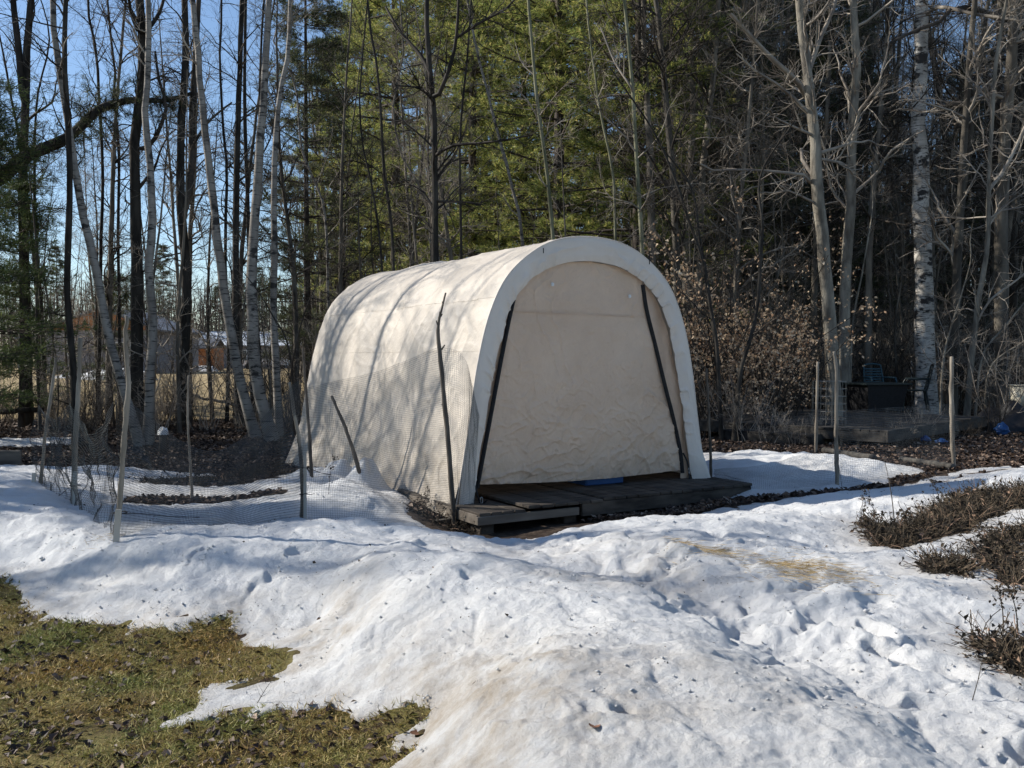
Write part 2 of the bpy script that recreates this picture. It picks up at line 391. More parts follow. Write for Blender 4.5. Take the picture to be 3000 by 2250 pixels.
def Rb(x, y):
    x = np.atleast_1d(np.asarray(x, float)); y = np.atleast_1d(np.asarray(y, float))
    sh = x.shape; x = x.ravel(); y = y.ravel(); out = np.empty(len(x))
    near = (y < 19) & (np.abs(x) < 18)
    idx = np.nonzero(near)[0]
    for k in range(0, len(idx), 20000):
        i = idx[k:k + 20000]
        d = np.hypot(x[i, None] - cw[None, :, 0], y[i, None] - cw[None, :, 1])
        out[i] = d @ _w[:-1] + _w[-1]
    w = sstep(14.5, 18, y) ; w = np.maximum(w, sstep(14, 17.5, np.abs(x)))
    f = farz(x, y)
    out[near] = out[near] * (1 - w[near]) + f[near] * w[near]
    out[~near] = f[~near]
    return out.reshape(sh)
def ground_h(x, y):
    r = Rb(x, y)
    return r - .045 + .018 * fbm(np.asarray(x) * 1.3, np.asarray(y) * 1.3, 5, 3) * (np.asarray(y) < 60)
def gz(x, y): return float(np.ravel(ground_h(np.array([x]), np.array([y])))[0])
def Pg(px, py, up=0.0):
    z = .1
    for _ in range(12):
        p = P(px, py, z); z = .5 * z + .5 * (gz(p[0], p[1]) + up)
    p = P(px, py, z); return p

def poly_sd(x, y, poly):
    """signed distance, positive inside"""
    poly = np.asarray(poly)[:, :2]; n = len(poly); d = np.full(x.shape, 1e9); ins = np.zeros(x.shape, bool)
    for i in range(n):
        a = poly[i]; b = poly[(i + 1) % n]; e = b - a
        wx = x - a[0]; wy = y - a[1]
        t = np.clip((wx * e[0] + wy * e[1]) / (e @ e + 1e-12), 0, 1)
        d = np.minimum(d, np.hypot(wx - e[0] * t, wy - e[1] * t))
        c = ((a[1] <= y) & (b[1] > y)) | ((b[1] <= y) & (a[1] > y))
        xi = a[0] + (y - a[1]) / (e[1] if abs(e[1]) > 1e-9 else 1e-9) * e[0]
        ins ^= c & (x < xi)
    return np.where(ins, d, -d)
def wp(poly, z=.08): return np.array([P(q[0], q[1], q[2] if len(q) > 2 else z) for q in poly])

snow_main = wp([(-900,1660,.0),(-300,1690,.0),(0,1722,.0),(60,1745,.0),(95,1795,.0),(200,1830,.0),(350,1845,.0),(450,1855,.0),(520,1865,.0),(575,1850,.0),(680,1832,.0),(690,1870,.0),(790,1900,.0),(832,1922,.0),(790,1960,.0),(640,1985,.0),(560,2045,.0),(500,2088,.0),(570,2088,.0),(700,2062,.0),(800,2055,.0),(1000,2062,.0),(1060,2095,.0),(1200,2112,.0),(1235,2130,.0),(1160,2155,.0),(1175,2190,.0),(1130,2260,.0),(1000,2800),(6000,2800),(5000,1370),(3000,1374),(2850,1398),(2700,1424),(2500,1440),(2300,1452),(2190,1462),(2100,1472),(1900,1498),(1750,1512),(1600,1535),(1480,1560),(1400,1562),(1250,1548),(1225,1520),(1205,1500),(1185,1480),(1190,1440),(1100,1380),(850,1370),(750,1378),(620,1374),(500,1372),(300,1370),(200,1372),(0,1372),(-900,1360)], .12)
snow_more = [wp([(2060,1312),(2300,1328),(2500,1345),(2620,1360),(2720,1383),(2620,1395),(2560,1410),(2450,1424),(2300,1434),(2200,1438),(2120,1436),(2040,1430)], .12),
             wp([(2540,1428),(2700,1403),(2850,1378),(2960,1368),(2970,1378),(2800,1402),(2650,1428),(2500,1440)], .12),
             wp([(-200,1284),(60,1280),(210,1276),(205,1291),(60,1298),(-200,1302)], .1)]
bare = [wp(p, z) for p, z in (
 ([(395,1415),(500,1410),(620,1392),(700,1380),(842,1340),(852,1385),(790,1405),(740,1422),(640,1432),(520,1432),(420,1428)], .08),
 ([(365,1460),(560,1448),(830,1444),(832,1454),(560,1468),(370,1475)], .1),
 ([(2520,1495),(2640,1520),(2700,1495),(2760,1470),(2830,1447),(2900,1440),(3300,1430),(3300,1495),(2960,1512),(2850,1540),(2750,1550),(2640,1566),(2560,1558)], .33),
 ([(2850,1592),(2900,1562),(2960,1550),(3060,1548),(3200,1552),(3200,1582),(3020,1590),(2985,1602),(2992,1680),(2965,1708),(2930,1655),(2885,1622)], .33),
 ([(2700,1645),(2760,1640),(2850,1660),(2830,1678),(2780,1672),(2730,1672)], .28),
 ([(2850,1835),(2930,1850),(3100,1845),(3200,1900),(3100,1960),(2990,1930),(2920,1905)], .27))]
# footprints and trodden hollows
rr = np.random.default_rng(4)
dim = []
tro = np.array([[1300,1560],[1800,1560],[2150,1610],[2350,1720],[2700,1850],[3050,2000],[3050,2230],[2750,2150],[2450,2030],[2150,1890],[1880,1790],[1700,1700],[1500,1610]], float)
cnt = 0
while cnt < 70:
    q = np.array([rr.uniform(1300, 3050), rr.uniform(1550, 2230)])
    if poly_sd(q[:1], q[1:], tro)[0] > 0:
        p = P(q[0], q[1], .22); dim.append((p[0], p[1], rr.uniform(.05, .13), rr.uniform(.03, .07), rr.uniform(0, 3.14), rr.uniform(.01, .03))); cnt += 1
for (a, b, dd) in ((545,1795,.06),(700,1720,.05),(740,1718,.05),(640,1690,.05),(590,1640,.045),(770,1690,.05),(820,1680,.05),(610,1780,.04),(500,1745,.03),(230,1760,.04),(560,1715,.05),(680,1725,.05),(870,1760,.06),(1230,1690,.05),(1290,1690,.05),(1690,2010,.04),(1740,2200,.035),(1560,2180,.035),(1850,2210,.04),(1470,1990,.04),(2600,1840,.06),(1370,1760,.03),(2840,2180,.08),(2900,2220,.09),(930,1640,.04)):
    p = P(a, b, .25); dim.append((p[0], p[1], rr.uniform(.045, .075), rr.uniform(.03, .05), rr.uniform(0, 3.14), dd * .7))

def graded(a, b, d0, d1):
    out = [a]
    while out[-1] < b: out.append(out[-1] + d0 + (d1 - d0) * min(1, (out[-1] - a) / (b - a)))
    return np.array(out)
def snow_fields():
    ys = np.exp(np.arange(math.log(2.1), math.log(17.0), .0031))
    xs = np.arange(-.70, .70, .0024)          # mesh columns fan out so that near snow is finely modelled
    X, Y = np.meshgrid(xs, ys, indexing='ij'); X = X * Y
    keep_r = np.abs(X) < 12
    R = Rb(X, Y)
    near = poly_sd(X, Y, snow_main)
    for q in snow_more: near = np.maximum(near, poly_sd(X, Y, q))
    for q in bare: near = np.minimum(near, -poly_sd(X, Y, q))
    near = near + .02 + .045 * fbm(X * 3.1, Y * 3.1, 11, 3, .6) + .03 * fbm(X * 11, Y * 11, 13, 3, .6)
    tro_w = poly_sd(X, Y, wp([tuple(t) for t in tro], .22))
    tw = sstep(-.35, .35, tro_w)
    # melt: lumpy granular relief, stronger where trodden
    wx_ = X + .12 * fbm(X * 2.2, Y * 2.2, 23, 2); wy_ = Y + .12 * fbm(X * 2.2, Y * 2.2, 25, 2)
    b = .030 * fbm(X * 1.5, Y * 1.5, 21, 3) + (.015 + .020 * tw) * fbm(wx_ * 3.2, wy_ * 3.7, 31, 4, .55) + .0062 * fbm(wx_ * 8, wy_ * 10, 41, 4, .6) - (.003 + .012 * tw) * (1 - np.abs(fbm(wx_ * 3, wy_ * 4, 67, 2))) ** 2 + .0022 * fbm(X * 26, Y * 26, 43, 2, .7) + .0018 * vnoise(X * 62, Y * 62, 45) * (Y < 7.5)
    b = b - (.012 + .016 * tw) * (1 - np.abs(vnoise(wx_ * 2.6, wy_ * 3.4, 63))) ** 4
    # suncup pits
    v = vnoise(X * 8 + .7 * vnoise(X * 3, Y * 3, 3), Y * 6.5, 51); b = b - .016 * np.clip(v - .25, 0, 1) * (.15 + tw)
    b = b - .022 * tw * np.abs(vnoise(X * 3.2, Y * 3.8, 61))
    for (cx, cy, rx, ry, an, dp) in dim:
        m = (np.abs(X - cx) < .4) & (np.abs(Y - cy) < .4)
        dx = wx_[m] - cx + .04 * vnoise(X[m] * 14, Y[m] * 14, 95); dy = wy_[m] - cy + .04 * vnoise(X[m] * 14, Y[m] * 14, 96); c, s = math.cos(an), math.sin(an)
        q = ((dx * c + dy * s) / rx) ** 2 + ((-dx * s + dy * c) / ry) ** 2
        b[m] += -dp * np.exp(-q ** 1.5) + .18 * dp * np.exp(-(np.sqrt(q) - 1.7) ** 2 * 3)
    # chunky bank against the netting and lumps along the deck
    for (a, c, z, r, h) in ((1075,1395,.25,.22,.15),(1000,1370,.25,.2,.17),(1180,1440,.15,.2,.09),(1090,1410,.2,.12,.05),(905,1370,.2,.25,.07),(1560,1545,.05,.10,.05),(1650,1540,.05,.10,.05),(1900,1490,.08,.12,.06),(1980,1480,.08,.12,.07),(2070,1465,.1,.1,.05),(2150,1460,.1,.09,.05),(1720,1520,.05,.08,.04),(1800,1505,.05,.08,.05)):
        p = P(a, c, z); q = ((X - p[0]) ** 2 + (Y - p[1]) ** 2) / r ** 2
        b += h * np.exp(-q ** 2) * (1 + .5 * vnoise(X * 9, Y * 9, 71))
    edge = sstep(-.03, .03, near); full = sstep(.0, .75, near)
    Z = R - .045 + .018 * fbm(X * 1.3, Y * 1.3, 5, 3) - .02 + edge * (.030 + .008 * fbm(X * 6, Y * 6, 19, 3)) + full * .082 + b * (.15 * edge + .85 * sstep(0, .45, near))
    # keep the snow out from under the shelter and deck
    ca, sa = math.cos(rad(31)), math.sin(rad(31))
    U = (X - .81) * ca + (Y - 9.35) * sa; W = -(X - .81) * sa + (Y - 9.35) * ca
    ins = (np.abs(U) < 1.5) & (W > -.58) & (W < 4.7)
    Z = np.where(ins, -.3, Z)
    Z = np.where(near < -.12, R - .25, Z)
    silt = np.zeros_like(X)
    for (a, c, z, rx, ry, s) in ((1370,1960,.3,.33,.45,.95),(1400,2120,.25,.3,.5,.6),(1300,2080,.2,.3,.5,.5),(1000,1790,.15,.22,.5,.55),(900,1870,.07,.4,.35,.55),(1180,1870,.2,.2,.4,.3),(1250,1830,.3,.3,.3,.2),(1730,1740,.25,.5,.4,.45),(1950,1720,.25,.6,.35,.4),(1900,1620,.3,.5,.5,.35),(1500,1620,.25,.6,.3,.4),(300,1640,.25,.5,.25,.4),(950,1640,.3,.5,.3,.3),(2150,1960,.4,.6,.5,.3),(1900,2000,.4,.5,.6,.3),(1600,2150,.35,.4,.5,.3),(1250,2230,.1,.3,.4,.5),(400,1830,.05,.5,.25,.35)):
        p = P(a, c, z); silt += s * np.exp(-(((X - p[0]) / rx) ** 2 + ((Y - p[1]) / ry) ** 2))
    silt = np.clip(silt + .55 * (1 - sstep(.02, .38, near)) , 0, 1)
    valid = (near > -.14) & keep_r
    nx, ny = X.shape
    fv = valid[:-1, :-1] | valid[1:, :-1] | valid[1:, 1:] | valid[:-1, 1:]
    Fq = grid_faces(nx, ny)[fv.ravel()]
    used = np.unique(Fq); mp = np.full(nx * ny, -1); mp[used] = np.arange(len(used))
    V = np.stack([X.ravel()[used], Y.ravel()[used], Z.ravel()[used]], 1)
    me = mk_mesh('snow', V, mp[Fq], M['snow'], True)
    a = me.attributes.new('silt', 'FLOAT', 'POINT'); a.data.foreach_set('value', silt.ravel()[used].astype(np.float32))
    tag(link('snow', me), 'bright old granular snow banks full of footprints around the shelter', 'snow', kind='structure')
    return xs, ys, Z, near
SX, SY, SZ, SN = snow_fields()
def surf(x, y):
    """top of snow or ground"""
    x = np.atleast_1d(x); y = np.atleast_1d(y)
    i = np.clip(np.searchsorted(SX, x / np.maximum(y, .1)), 1, len(SX) - 1); j = np.clip(np.searchsorted(SY, y), 1, len(SY) - 1)
    return np.maximum(SZ[i, j], ground_h(x, y))
def s1(x, y): return float(surf(np.array([x]), np.array([y]))[0])
def Ps(px, py):
    z = .15
    for _ in range(12):
        p = P(px, py, z); z = .5 * z + .5 * s1(p[0], p[1])
    return P(px, py, z)

# ground sheet
gx = np.r_[-160, -120, -90, -65, -45, -32, -24, np.arange(-18, -9, .35), np.arange(-9, 9, .07), np.arange(9, 18, .35), 24, 32, 45, 65, 90, 120, 160]
gy = np.r_[-40, -20, -10, -4, 0, graded(1, 16, .045, .10), np.arange(16.4, 34, .4), 36, 40, 46, 55, 66, 80, 100, 130, 170, 230, 400]
GX, GY = np.meshgrid(gx, gy, indexing='ij'); GZ = ground_h(GX, GY)
GZ += .004 * fbm(GX * 6, GY * 6, 77, 3) * (GY < 20)
_ix = np.clip(np.searchsorted(SX, GX / np.maximum(GY, .1)), 1, len(SX) - 1); _iy = np.clip(np.searchsorted(SY, GY), 1, len(SY) - 1)
GZ -= np.where((GY > 2.3) & (GY < 16.9) & (np.abs(GX) < .68 * GY), .28 * sstep(.12, .4, SN[_ix, _iy]), 0)
me = mk_mesh('ground', np.stack([GX.ravel(), GY.ravel(), GZ.ravel()], 1), grid_faces(*GX.shape), M['ground'], True)
lawn = sstep(.3, -.3, GY - 6.0 + .35 * fbm(GX * .8, GY * .8, 3, 3)) * sstep(1.2, .6, GX)
field = sstep(18.5, 21, GY + 1.2 * fbm(GX * .5, GY * .5, 8, 3)) * sstep(-.20, -.25, GX / np.maximum(GY, 1) - 0.03)
for nm, ar in (('lawn', lawn), ('field', field)):
    a = me.attributes.new(nm, 'FLOAT', 'POINT'); a.data.foreach_set('value', ar.ravel().astype(np.float32))
tag(link('ground', me), 'brown leaf litter and matted lawn running back to a tan field', 'ground', kind='structure')

# ------------------------------------------------------------------ scatter stuff
def blades(org, dirs, ln, wd, rng, flat=0.0):
    """thin kite quads"""
    K = len(org); d = dirs / (np.linalg.norm(dirs, axis=1, keepdims=True) + 1e-9)
    rv = rng.normal(size=(K, 3)); sd = np.cross(d, rv); sd /= np.linalg.norm(sd, axis=1, keepdims=True) + 1e-9
    ln = ln[:, None]; wd = wd[:, None]
    V = np.stack([org, org + d * ln * .45 + sd * wd * .5, org + d * ln, org + d * ln * .45 - sd * wd * .5], 1)
    return V.reshape(-1, 3), np.arange(K * 4).reshape(-1, 4)
def leaves(org, size, rng, tilt=.5):
    K = len(org); n = np.stack([rng.normal(0, tilt, K), rng.normal(0, tilt, K), np.ones(K)], 1); n /= np.linalg.norm(n, axis=1, keepdims=True)
    a = rng.normal(size=(K, 3)); a = np.cross(n, a); a /= np.linalg.norm(a, axis=1, keepdims=True); b = np.cross(n, a)
    s = size[:, None]; fold = n * s * rng.uniform(.0, .35, K)[:, None]
    c = org
    V = np.stack([c - a * s * .5, c + b * s * .32 + fold, c + a * s * .55, c - b * s * .32 + fold * .6], 1)
    return V.reshape(-1, 3), np.arange(K * 4).reshape(-1, 4)
rg = np.random.default_rng(7)
# lawn grass
n = 420000
x = rg.uniform(-4.6, .2, n); y = rg.uniform(2.9, 6.8, n) ** 1.0
ix = np.clip(np.searchsorted(SX, x / np.maximum(y, .1)), 1, len(SX) - 1); iy = np.clip(np.searchsorted(SY, y), 1, len(SY) - 1)
ok = (SN[ix, iy] < .05) & (np.abs(x) < .6 * y + .3) & (fbm(x * 1.6, y * 1.6, 15, 4) + .55 * rg.uniform(-1, 1, n) > -.55)
x = x[ok]; y = y[ok]; z = ground_h(x, y) - .004
K = len(x); d = np.stack([rg.normal(0, 1, K), rg.normal(0, 1, K), rg.uniform(.05, .75, K)], 1)
V, Fq = blades(np.stack([x, y, z], 1), d, rg.uniform(.018, .055, K), rg.uniform(.0025, .005, K), rg)
tag(link('grass', mk_mesh('grass', V, Fq, M['grass'], False)), 'matted yellow green moss and grass lawn', 'grass', kind='stuff')
# leaves on lawn
n = 8000
x = rg.uniform(-4.4, .1, n); y = rg.uniform(3, 6.6, n)
ix = np.clip(np.searchsorted(SX, x / np.maximum(y, .1)), 1, len(SX) - 1); iy = np.clip(np.searchsorted(SY, y), 1, len(SY) - 1)
ok = (SN[ix, iy] < .03) & (fbm(x * 1.1, y * 1.1, 91, 3) + rg.uniform(-.6, .6, n) > .0)
x = x[ok]; y = y[ok]; z = ground_h(x, y) + .010
V, Fq = leaves(np.stack([x, y, z], 1), rg.uniform(.018, .055, len(x)), rg, .45)
tag(link('fallen_leaves', mk_mesh('fallen_leaves', V, Fq, M['leaf_lawn'], False)), 'curled brown leaves lying on the lawn', 'leaves', kind='stuff')
# leaf litter of the wood floor
n = 150000
y = 8.5 + 24 * rg.uniform(0, 1, n) ** 1.35; x = rg.uniform(-.66, .66, n) * y
ix = np.clip(np.searchsorted(SX, x / np.maximum(y, .1)), 1, len(SX) - 1); iy = np.clip(np.searchsorted(SY, y), 1, len(SY) - 1)
snowy = (SN[ix, iy] > -.03) & (y < 16.9)
fld = (x < -.21 * y) & (y > 20.3)
ca, sa = math.cos(rad(31)), math.sin(rad(31))
U_ = (x - .81) * ca + (y - 9.35) * sa; W_ = -(x - .81) * sa + (y - 9.35) * ca
ins = (np.abs(U_) < 1.65) & (W_ > -.62) & (W_ < 4.8)
ok = ~snowy & ~fld & ~ins
x = x[ok]; y = y[ok]
V, Fq = leaves(np.stack([x, y, ground_h(x, y) + rg.uniform(.0, .03, len(x))], 1), rg.uniform(.035, .085, len(x)), rg, .55)
tag(link('leaf_litter', mk_mesh('leaf_litter', V, Fq, M['litter'], False)), 'dark brown leaf litter covering the woodland floor', 'leaf litter', kind='stuff')
# debris specks on snow
n = 7500
x = rg.uniform(-4, 6, n); y = 3 + 7 * rg.uniform(0, 1, n); zz = surf(x, y)
ix = np.clip(np.searchsorted(SX, x / np.maximum(y, .1)), 1, len(SX) - 1); iy = np.clip(np.searchsorted(SY, y), 1, len(SY) - 1)
ok = (SN[ix, iy] > .06) & (np.abs(fbm(x * 1.2, y * 1.2, 333, 4)) < .28 * rg.uniform(.3, 1.6, n))
x = x[ok]; y = y[ok]; zz = zz[ok]
V, Fq = leaves(np.stack([x, y, zz + .004], 1), rg.uniform(.006, .014, len(x)) * np.where(rg.random(len(x)) < .05, 2.2, 1), rg, .4)
n = 900; bx = rg.uniform(-4, 6, n); by = rg.uniform(3.2, 10, n); bz = surf(bx, by) + .004
V2, F2 = blades(np.stack([bx, by, bz], 1), np.stack([rg.normal(0, 1, n), rg.normal(0, 1, n), rg.normal(0, .12, n)], 1), rg.uniform(.015, .07, n), rg.uniform(.0015, .003, n), rg)
tag(link('debris', mk_mesh('debris', np.r_[V, V2], np.r_[Fq, F2 + len(V)], M['dead'], False)), 'scattered dark bits of bark and twigs on the snow', 'debris', kind='stuff')

# crumbs of ice and crust lying on the snow
n = 5000; x = rg.uniform(-4.2, 6.5, n); y = 2.9 + 7.5 * rg.uniform(0, 1, n) ** 1.2
ix = np.clip(np.searchsorted(SX, x / np.maximum(y, .1)), 1, len(SX) - 1); iy = np.clip(np.searchsorted(SY, y), 1, len(SY) - 1)
ok = (SN[ix, iy] > .01) & (fbm(x * 1.3, y * 1.3, 555, 3) + rg.uniform(-.5, .5, n) > .12) & (np.abs(x) < .7 * y)
x = x[ok]; y = y[ok]; K = len(x); sz = rg.uniform(.004, .011, K) * np.where(rg.random(K) < .04, 1.8, 1)
oc = np.array([[1, 0, 0], [0, 1, 0], [-1, 0, 0], [0, -1, 0], [0, 0, .8], [0, 0, -.6]], float)
Vc = (oc[None] * rg.uniform(.55, 1.3, (K, 6, 1)) + rg.normal(0, .15, (K, 6, 3))) * sz[:, None, None] + np.stack([x, y, surf(x, y) + sz * .3], 1)[:, None]
ft = np.array([[0, 1, 4], [1, 2, 4], [2, 3, 4], [3, 0, 4], [1, 0, 5], [2, 1, 5], [3, 2, 5], [0, 3, 5]])
mc = mk_mesh('snow_crumbs', Vc.reshape(-1, 3), (ft[None] + np.arange(K)[:, None, None] * 6).reshape(-1, 3), M['snow'], True)
tag(link('snow_crumbs', mc), 'loose crumbs of icy crust scattered on the snow', 'snow crumbs', kind='stuff')

# ------------------------------------------------------------------ shelter
AN = rad(31); TC = np.array([.81, 9.35, .13]); LEN = 4.75
tent = empty('storage_shelter', TC, 'large round-topped beige fabric storage shelter standing behind the low wooden deck', 'shelter', rz=AN)
outer_h = [(1.56, -.04), (1.54, 0.05), (1.43, .66), (1.33, 1.27), (1.20, 1.76), (1.0, 2.14), (.68, 2.41), (.36, 2.54), (0, 2.578)]
inner_h = [(1.37, -.02), (1.355, .1), (1.24, .69), (1.11, 1.35), (.945, 1.85), (.71, 2.13), (.36, 2.29), (0, 2.335)]
def full(h): return [(-u, v) for u, v in h] + [(u, v) for u, v in h[::-1][1:]]
def tent_cover():
    nt_, nw = 330, 300
    pr = resamp(full(outer_h), nt_); T = np.gradient(pr, axis=0); N = np.stack([-T[:, 1], T[:, 0]], 1); N /= np.linalg.norm(N, axis=1, keepdims=True)
    ww = np.linspace(0, LEN, nw)
    arc = np.r_[0, np.cumsum(np.linalg.norm(np.diff(pr, axis=0), axis=1))]
    A_, W_ = np.meshgrid(arc, ww, indexing='ij')
    v = pr[:, 1][:, None] + 0 * W_
    disp = -.020 * (np.sin(W_ / LEN * 3 * math.pi) ** 2) * sstep(.3, 1.4, v)
    # tension folds near hood, vertical drapes, general crumple
    disp += .012 * fbm(A_ * 1.1, W_ * 1.5, 201, 4) + .008 * vnoise(A_ * .9, W_ * 5.5 + A_ * 1.3, 203)
    rid = 1 - np.abs(vnoise(A_ * 1.3 + .6 * vnoise(A_, W_, 7), W_ * 4 + A_ * 2.1, 205)); disp += .012 * rid ** 6
    rid = 1 - np.abs(vnoise(A_ * 4.2, W_ * 1.6 - A_ * 2.4, 207)); disp += .007 * rid ** 8
    low = sstep(.75, .0, v)
    disp += low * (.05 * vnoise(A_ * .8, W_ * 1.7, 209) + .02 * vnoise(A_ * 3, W_ * 5, 211) + .03 * low)
    disp += .03 * sstep(.5, 0, v) * sstep(2.5, 4.75, W_)
    edge = sstep(0, .12, W_); disp *= (.15 + .85 * edge)
    X = pr[:, 0][:, None] + N[:, 0][:, None] * disp; Z = v + N[:, 1][:, None] * disp
    # the hem hangs lower toward the back
    drop = sstep(.28, -.04, v) * (.08 + .16 * sstep(1, 4.5, W_))
    Z = Z - drop + .015 * sstep(.1, 0, v) * vnoise(W_ * 4, W_ * 0, 5)
    X = X - drop * .5 * np.sign(-X) * 1.0
    Wd = W_ + .0 * X
    V = np.stack([X, Wd, Z], -1).reshape(-1, 3)
    me = mk_mesh('cover', V, grid_faces(nt_, nw), M['cover'])
    a = me.attributes.new('grime', 'FLOAT', 'POINT'); g = sstep(.8, 0, v) * .7 + .12
    a.data.foreach_set('value', g.ravel().astype(np.float32))
    o = link('cover', me, tent)
    # seams
    for tv in (1.93, 1.42):
        for side in (-1, 1):
            k = np.argmin(np.abs(pr[:, 1] - tv) + (np.sign(pr[:, 0]) != side) * 9)
            pts = V.reshape(nt_, nw, 3)[k, ::3] + np.array([N[k, 0], 0, N[k, 1]]) * .001
            mb = MB(); mb.tube(pts, .0022, 4); s = mb.build('seam', M['cover'], o, True)
tent_cover()
def hood():
    nt_, ns = 420, 26
    po = resamp(full(outer_h), nt_); pi_ = resamp(full(inner_h), nt_)
    arc = np.linspace(0, 7.4, nt_); S, A_ = np.meshgrid(np.linspace(0, 1, ns), arc)
    X = po[:, 0][:, None] * (1 - S) + pi_[:, 0][:, None] * S; Z = po[:, 1][:, None] * (1 - S) + pi_[:, 1][:, None] * S
    w = -.032 * np.sin(np.clip(S, 0, 1) * math.pi * .62) - .004 * (1 - S) + .05 * S ** 2
    pl = 1 - np.abs(vnoise(A_ * 7 + .5 * S, S * 1.2, 301)); pl2 = vnoise(A_ * 12, S * 1.5 + 9, 303)
    w -= (.034 * pl ** 6 + .008 * pl2) * sstep(.1, .95, S) * (.4 + .6 * sstep(.2, 1.2, Z)) + .006 * fbm(A_ * 2, S * 2, 305, 3) * sstep(0, .2, S)
    # right foot: the flap swings out and trails on the deck
    lo = sstep(.45, -.05, Z)
    X = X + np.where(X > 0, lo * .04 * (1 - S), 0); w = w - np.where(X > 0, lo * .05 * (1 - S), lo * .03)
    Z = Z - np.where(X < 0, lo * .07 * (1 - S), 0)
    V = np.stack([X, w, Z], -1).reshape(-1, 3)
    me = mk_mesh('hood', V, grid_faces(nt_, ns)[:, ::-1], M['hood'])
    o = link('hood', me, tent)
    # piping where hood meets roof
    mb = MB(); p3 = np.stack([po[::3, 0], np.full(len(po[::3]), -.004), po[::3, 1]], 1); mb.tube(p3, .007, 5); mb.build('piping', M['hood'], o, True)
    for u, v in ((-.62, 2.40), (.70, 2.36)):
        mb = MB(); mb.box((u, -.052, v), (.008, .006, .05)); mb.build('tab', M['black'], o)
hood()
zl = np.array([(-1.295, .12), (-1.27, .24), (-1.172, .71), (-1.055, 1.26), (-.965, 1.65), (-.88, 1.97)])
zr = np.array([(1.27, .1), (1.228, .35), (1.125, .70), (.995, 1.08), (.865, 1.5), (.755, 1.85), (.70, 2.13)])
inh = np.array(resamp(inner_h, 200))
def uin(v): return np.interp(v, inh[:, 1], inh[:, 0] + .045)
def panel(name, fL, fR, v0, v1, nu, nv, seed, mat, foldk=0, w0=.075):
    s = np.linspace(0, 1, nu); S, Vv = np.meshgrid(s, np.linspace(0, 1, nv), indexing='ij')
    vb = v0(S) if callable(v0) else v0
    v = vb + (v1 - vb) * Vv
    uL = fL(v); uR = fR(v); u = uL + (uR - uL) * S
    w = w0 + .0 * u
    if foldk == 0:
        rid = lambda a: 1 - np.abs(a)
        def rg2(fx, fy, an, sd, pw):
            c_, s_ = math.cos(an), math.sin(an); a_ = u * c_ + v * s_; b_ = -u * s_ + v * c_
            a_ = a_ + .16 * fbm(u * 2.3, v * 2.3, sd + 50, 3); b_ = b_ + .16 * fbm(u * 2.3 + 7, v * 2.3, sd + 60, 3)
            return (1 - np.abs(vnoise(a_ * fx, b_ * fy, sd))) ** pw
        w = w - .010 * fbm(u * 1.2, v * 1.2, seed, 3) - .024 * rg2(1.3, 4.4, .12, seed + 3, 6) * sstep(1.2, .2, v) - .012 * rg2(4.1, 1.1, .1, seed + 5, 6) - .011 * rg2(3.2, 7.5, .5, seed + 7, 8) * (.25 + sstep(1.6, .3, v)) - .011 * rg2(3.0, 7.0, -.55, seed + 9, 8) * (.25 + sstep(1.6, .3, v)) - .006 * rg2(9, 13, .3, seed + 11, 6) * (.3 + sstep(1.5, .3, v))
        w = w - .05 * np.sin(math.pi * np.clip((v - .1) / 2.2, 0, 1)) * np.sin(math.pi * S) * .6
        lf = sstep(.18, 0, S) * .006 * vnoise(u * 18, v * 1.2, seed); w = w - lf
    else:
        w = w + .01 - .022 * vnoise(u * 5, v * 2.3 + u * 3, seed) - .012 * vnoise(u * 12, v * 4, seed + 1)
    Vx = np.stack([u, w, v], -1).reshape(-1, 3)
    me = mk_mesh(name, Vx, grid_faces(nu, nv), mat)
    a = me.attributes.new('grime', 'FLOAT', 'POINT'); g = sstep(.55, .1, v) * .55 + .1
    a.data.foreach_set('value', np.asarray(g).ravel().astype(np.float32))
    return link(name, me, tent)
fzl = lambda v: np.where(v < 1.97, np.interp(v, zl[:, 1], zl[:, 0]), np.maximum(-uin(v), -.88 + (v - 1.96) * 0.0))
fzr = lambda v: np.where(v < 2.13, np.interp(v, zr[:, 1], zr[:, 0]), np.minimum(uin(v), .70))
door = panel('door', fzl, fzr, lambda S: .155 - .035 * np.sin(S * 3.1) - .02 * S, 2.37, 260, 260, 401, M['door'])
panel('side_panel', lambda v: -uin(v), lambda v: np.minimum(np.interp(v, zl[:, 1], zl[:, 0]), -.88), .1, 1.98, 14, 90, 421, M['door'], 1)
panel('side_panel', lambda v: np.interp(v, zr[:, 1], zr[:, 0]), lambda v: np.maximum(uin(v), .702), -.02, 2.14, 50, 160, 431, M['door'], 1)
def zipper(pts, seed):
    c = catmull(pts, 90); wid = .024; T = np.gradient(c, axis=0); T /= np.linalg.norm(T, axis=1, keepdims=True); Nn = np.stack([-T[:, 1], T[:, 0]], 1)
    rows = []
    for k, (o, w) in enumerate(((-wid, .066), (-wid * .4, .040), (0, .034), (wid * .4, .040), (wid, .066))):
        q = c + Nn * o; rows.append(np.stack([q[:, 0], np.full(len(q), w) - .045 * np.sin(math.pi * np.clip((q[:, 1] - .1) / 2.2, 0, 1)) * .35, q[:, 1]], 1))
    V = np.stack(rows, 1).reshape(-1, 3)
    return link('zipper', mk_mesh('zipper', V, grid_faces(90, 5)[:, ::-1], M['black']), tent)
zipper(zl, 0); zipper(zr, 1)
def strap(pts, hook):
    mb = MB(); p = catmull([(a, b, c) for a, b, c in pts], 16)
    for k in range(15):
        pass
    mb.tube(p, .009, 4); st = mb.build('strap', M['black'], tent, True)
    mb = MB(); c = np.array(hook); t = np.linspace(0, 2 * math.pi, 14)
    mb.tube(np.stack([c[0] + .013 * np.cos(t), np.full(14, c[1]), c[2] + .03 * np.sin(t)], 1), .004, 5); mb.build('buckle', M['metal'], st, True)
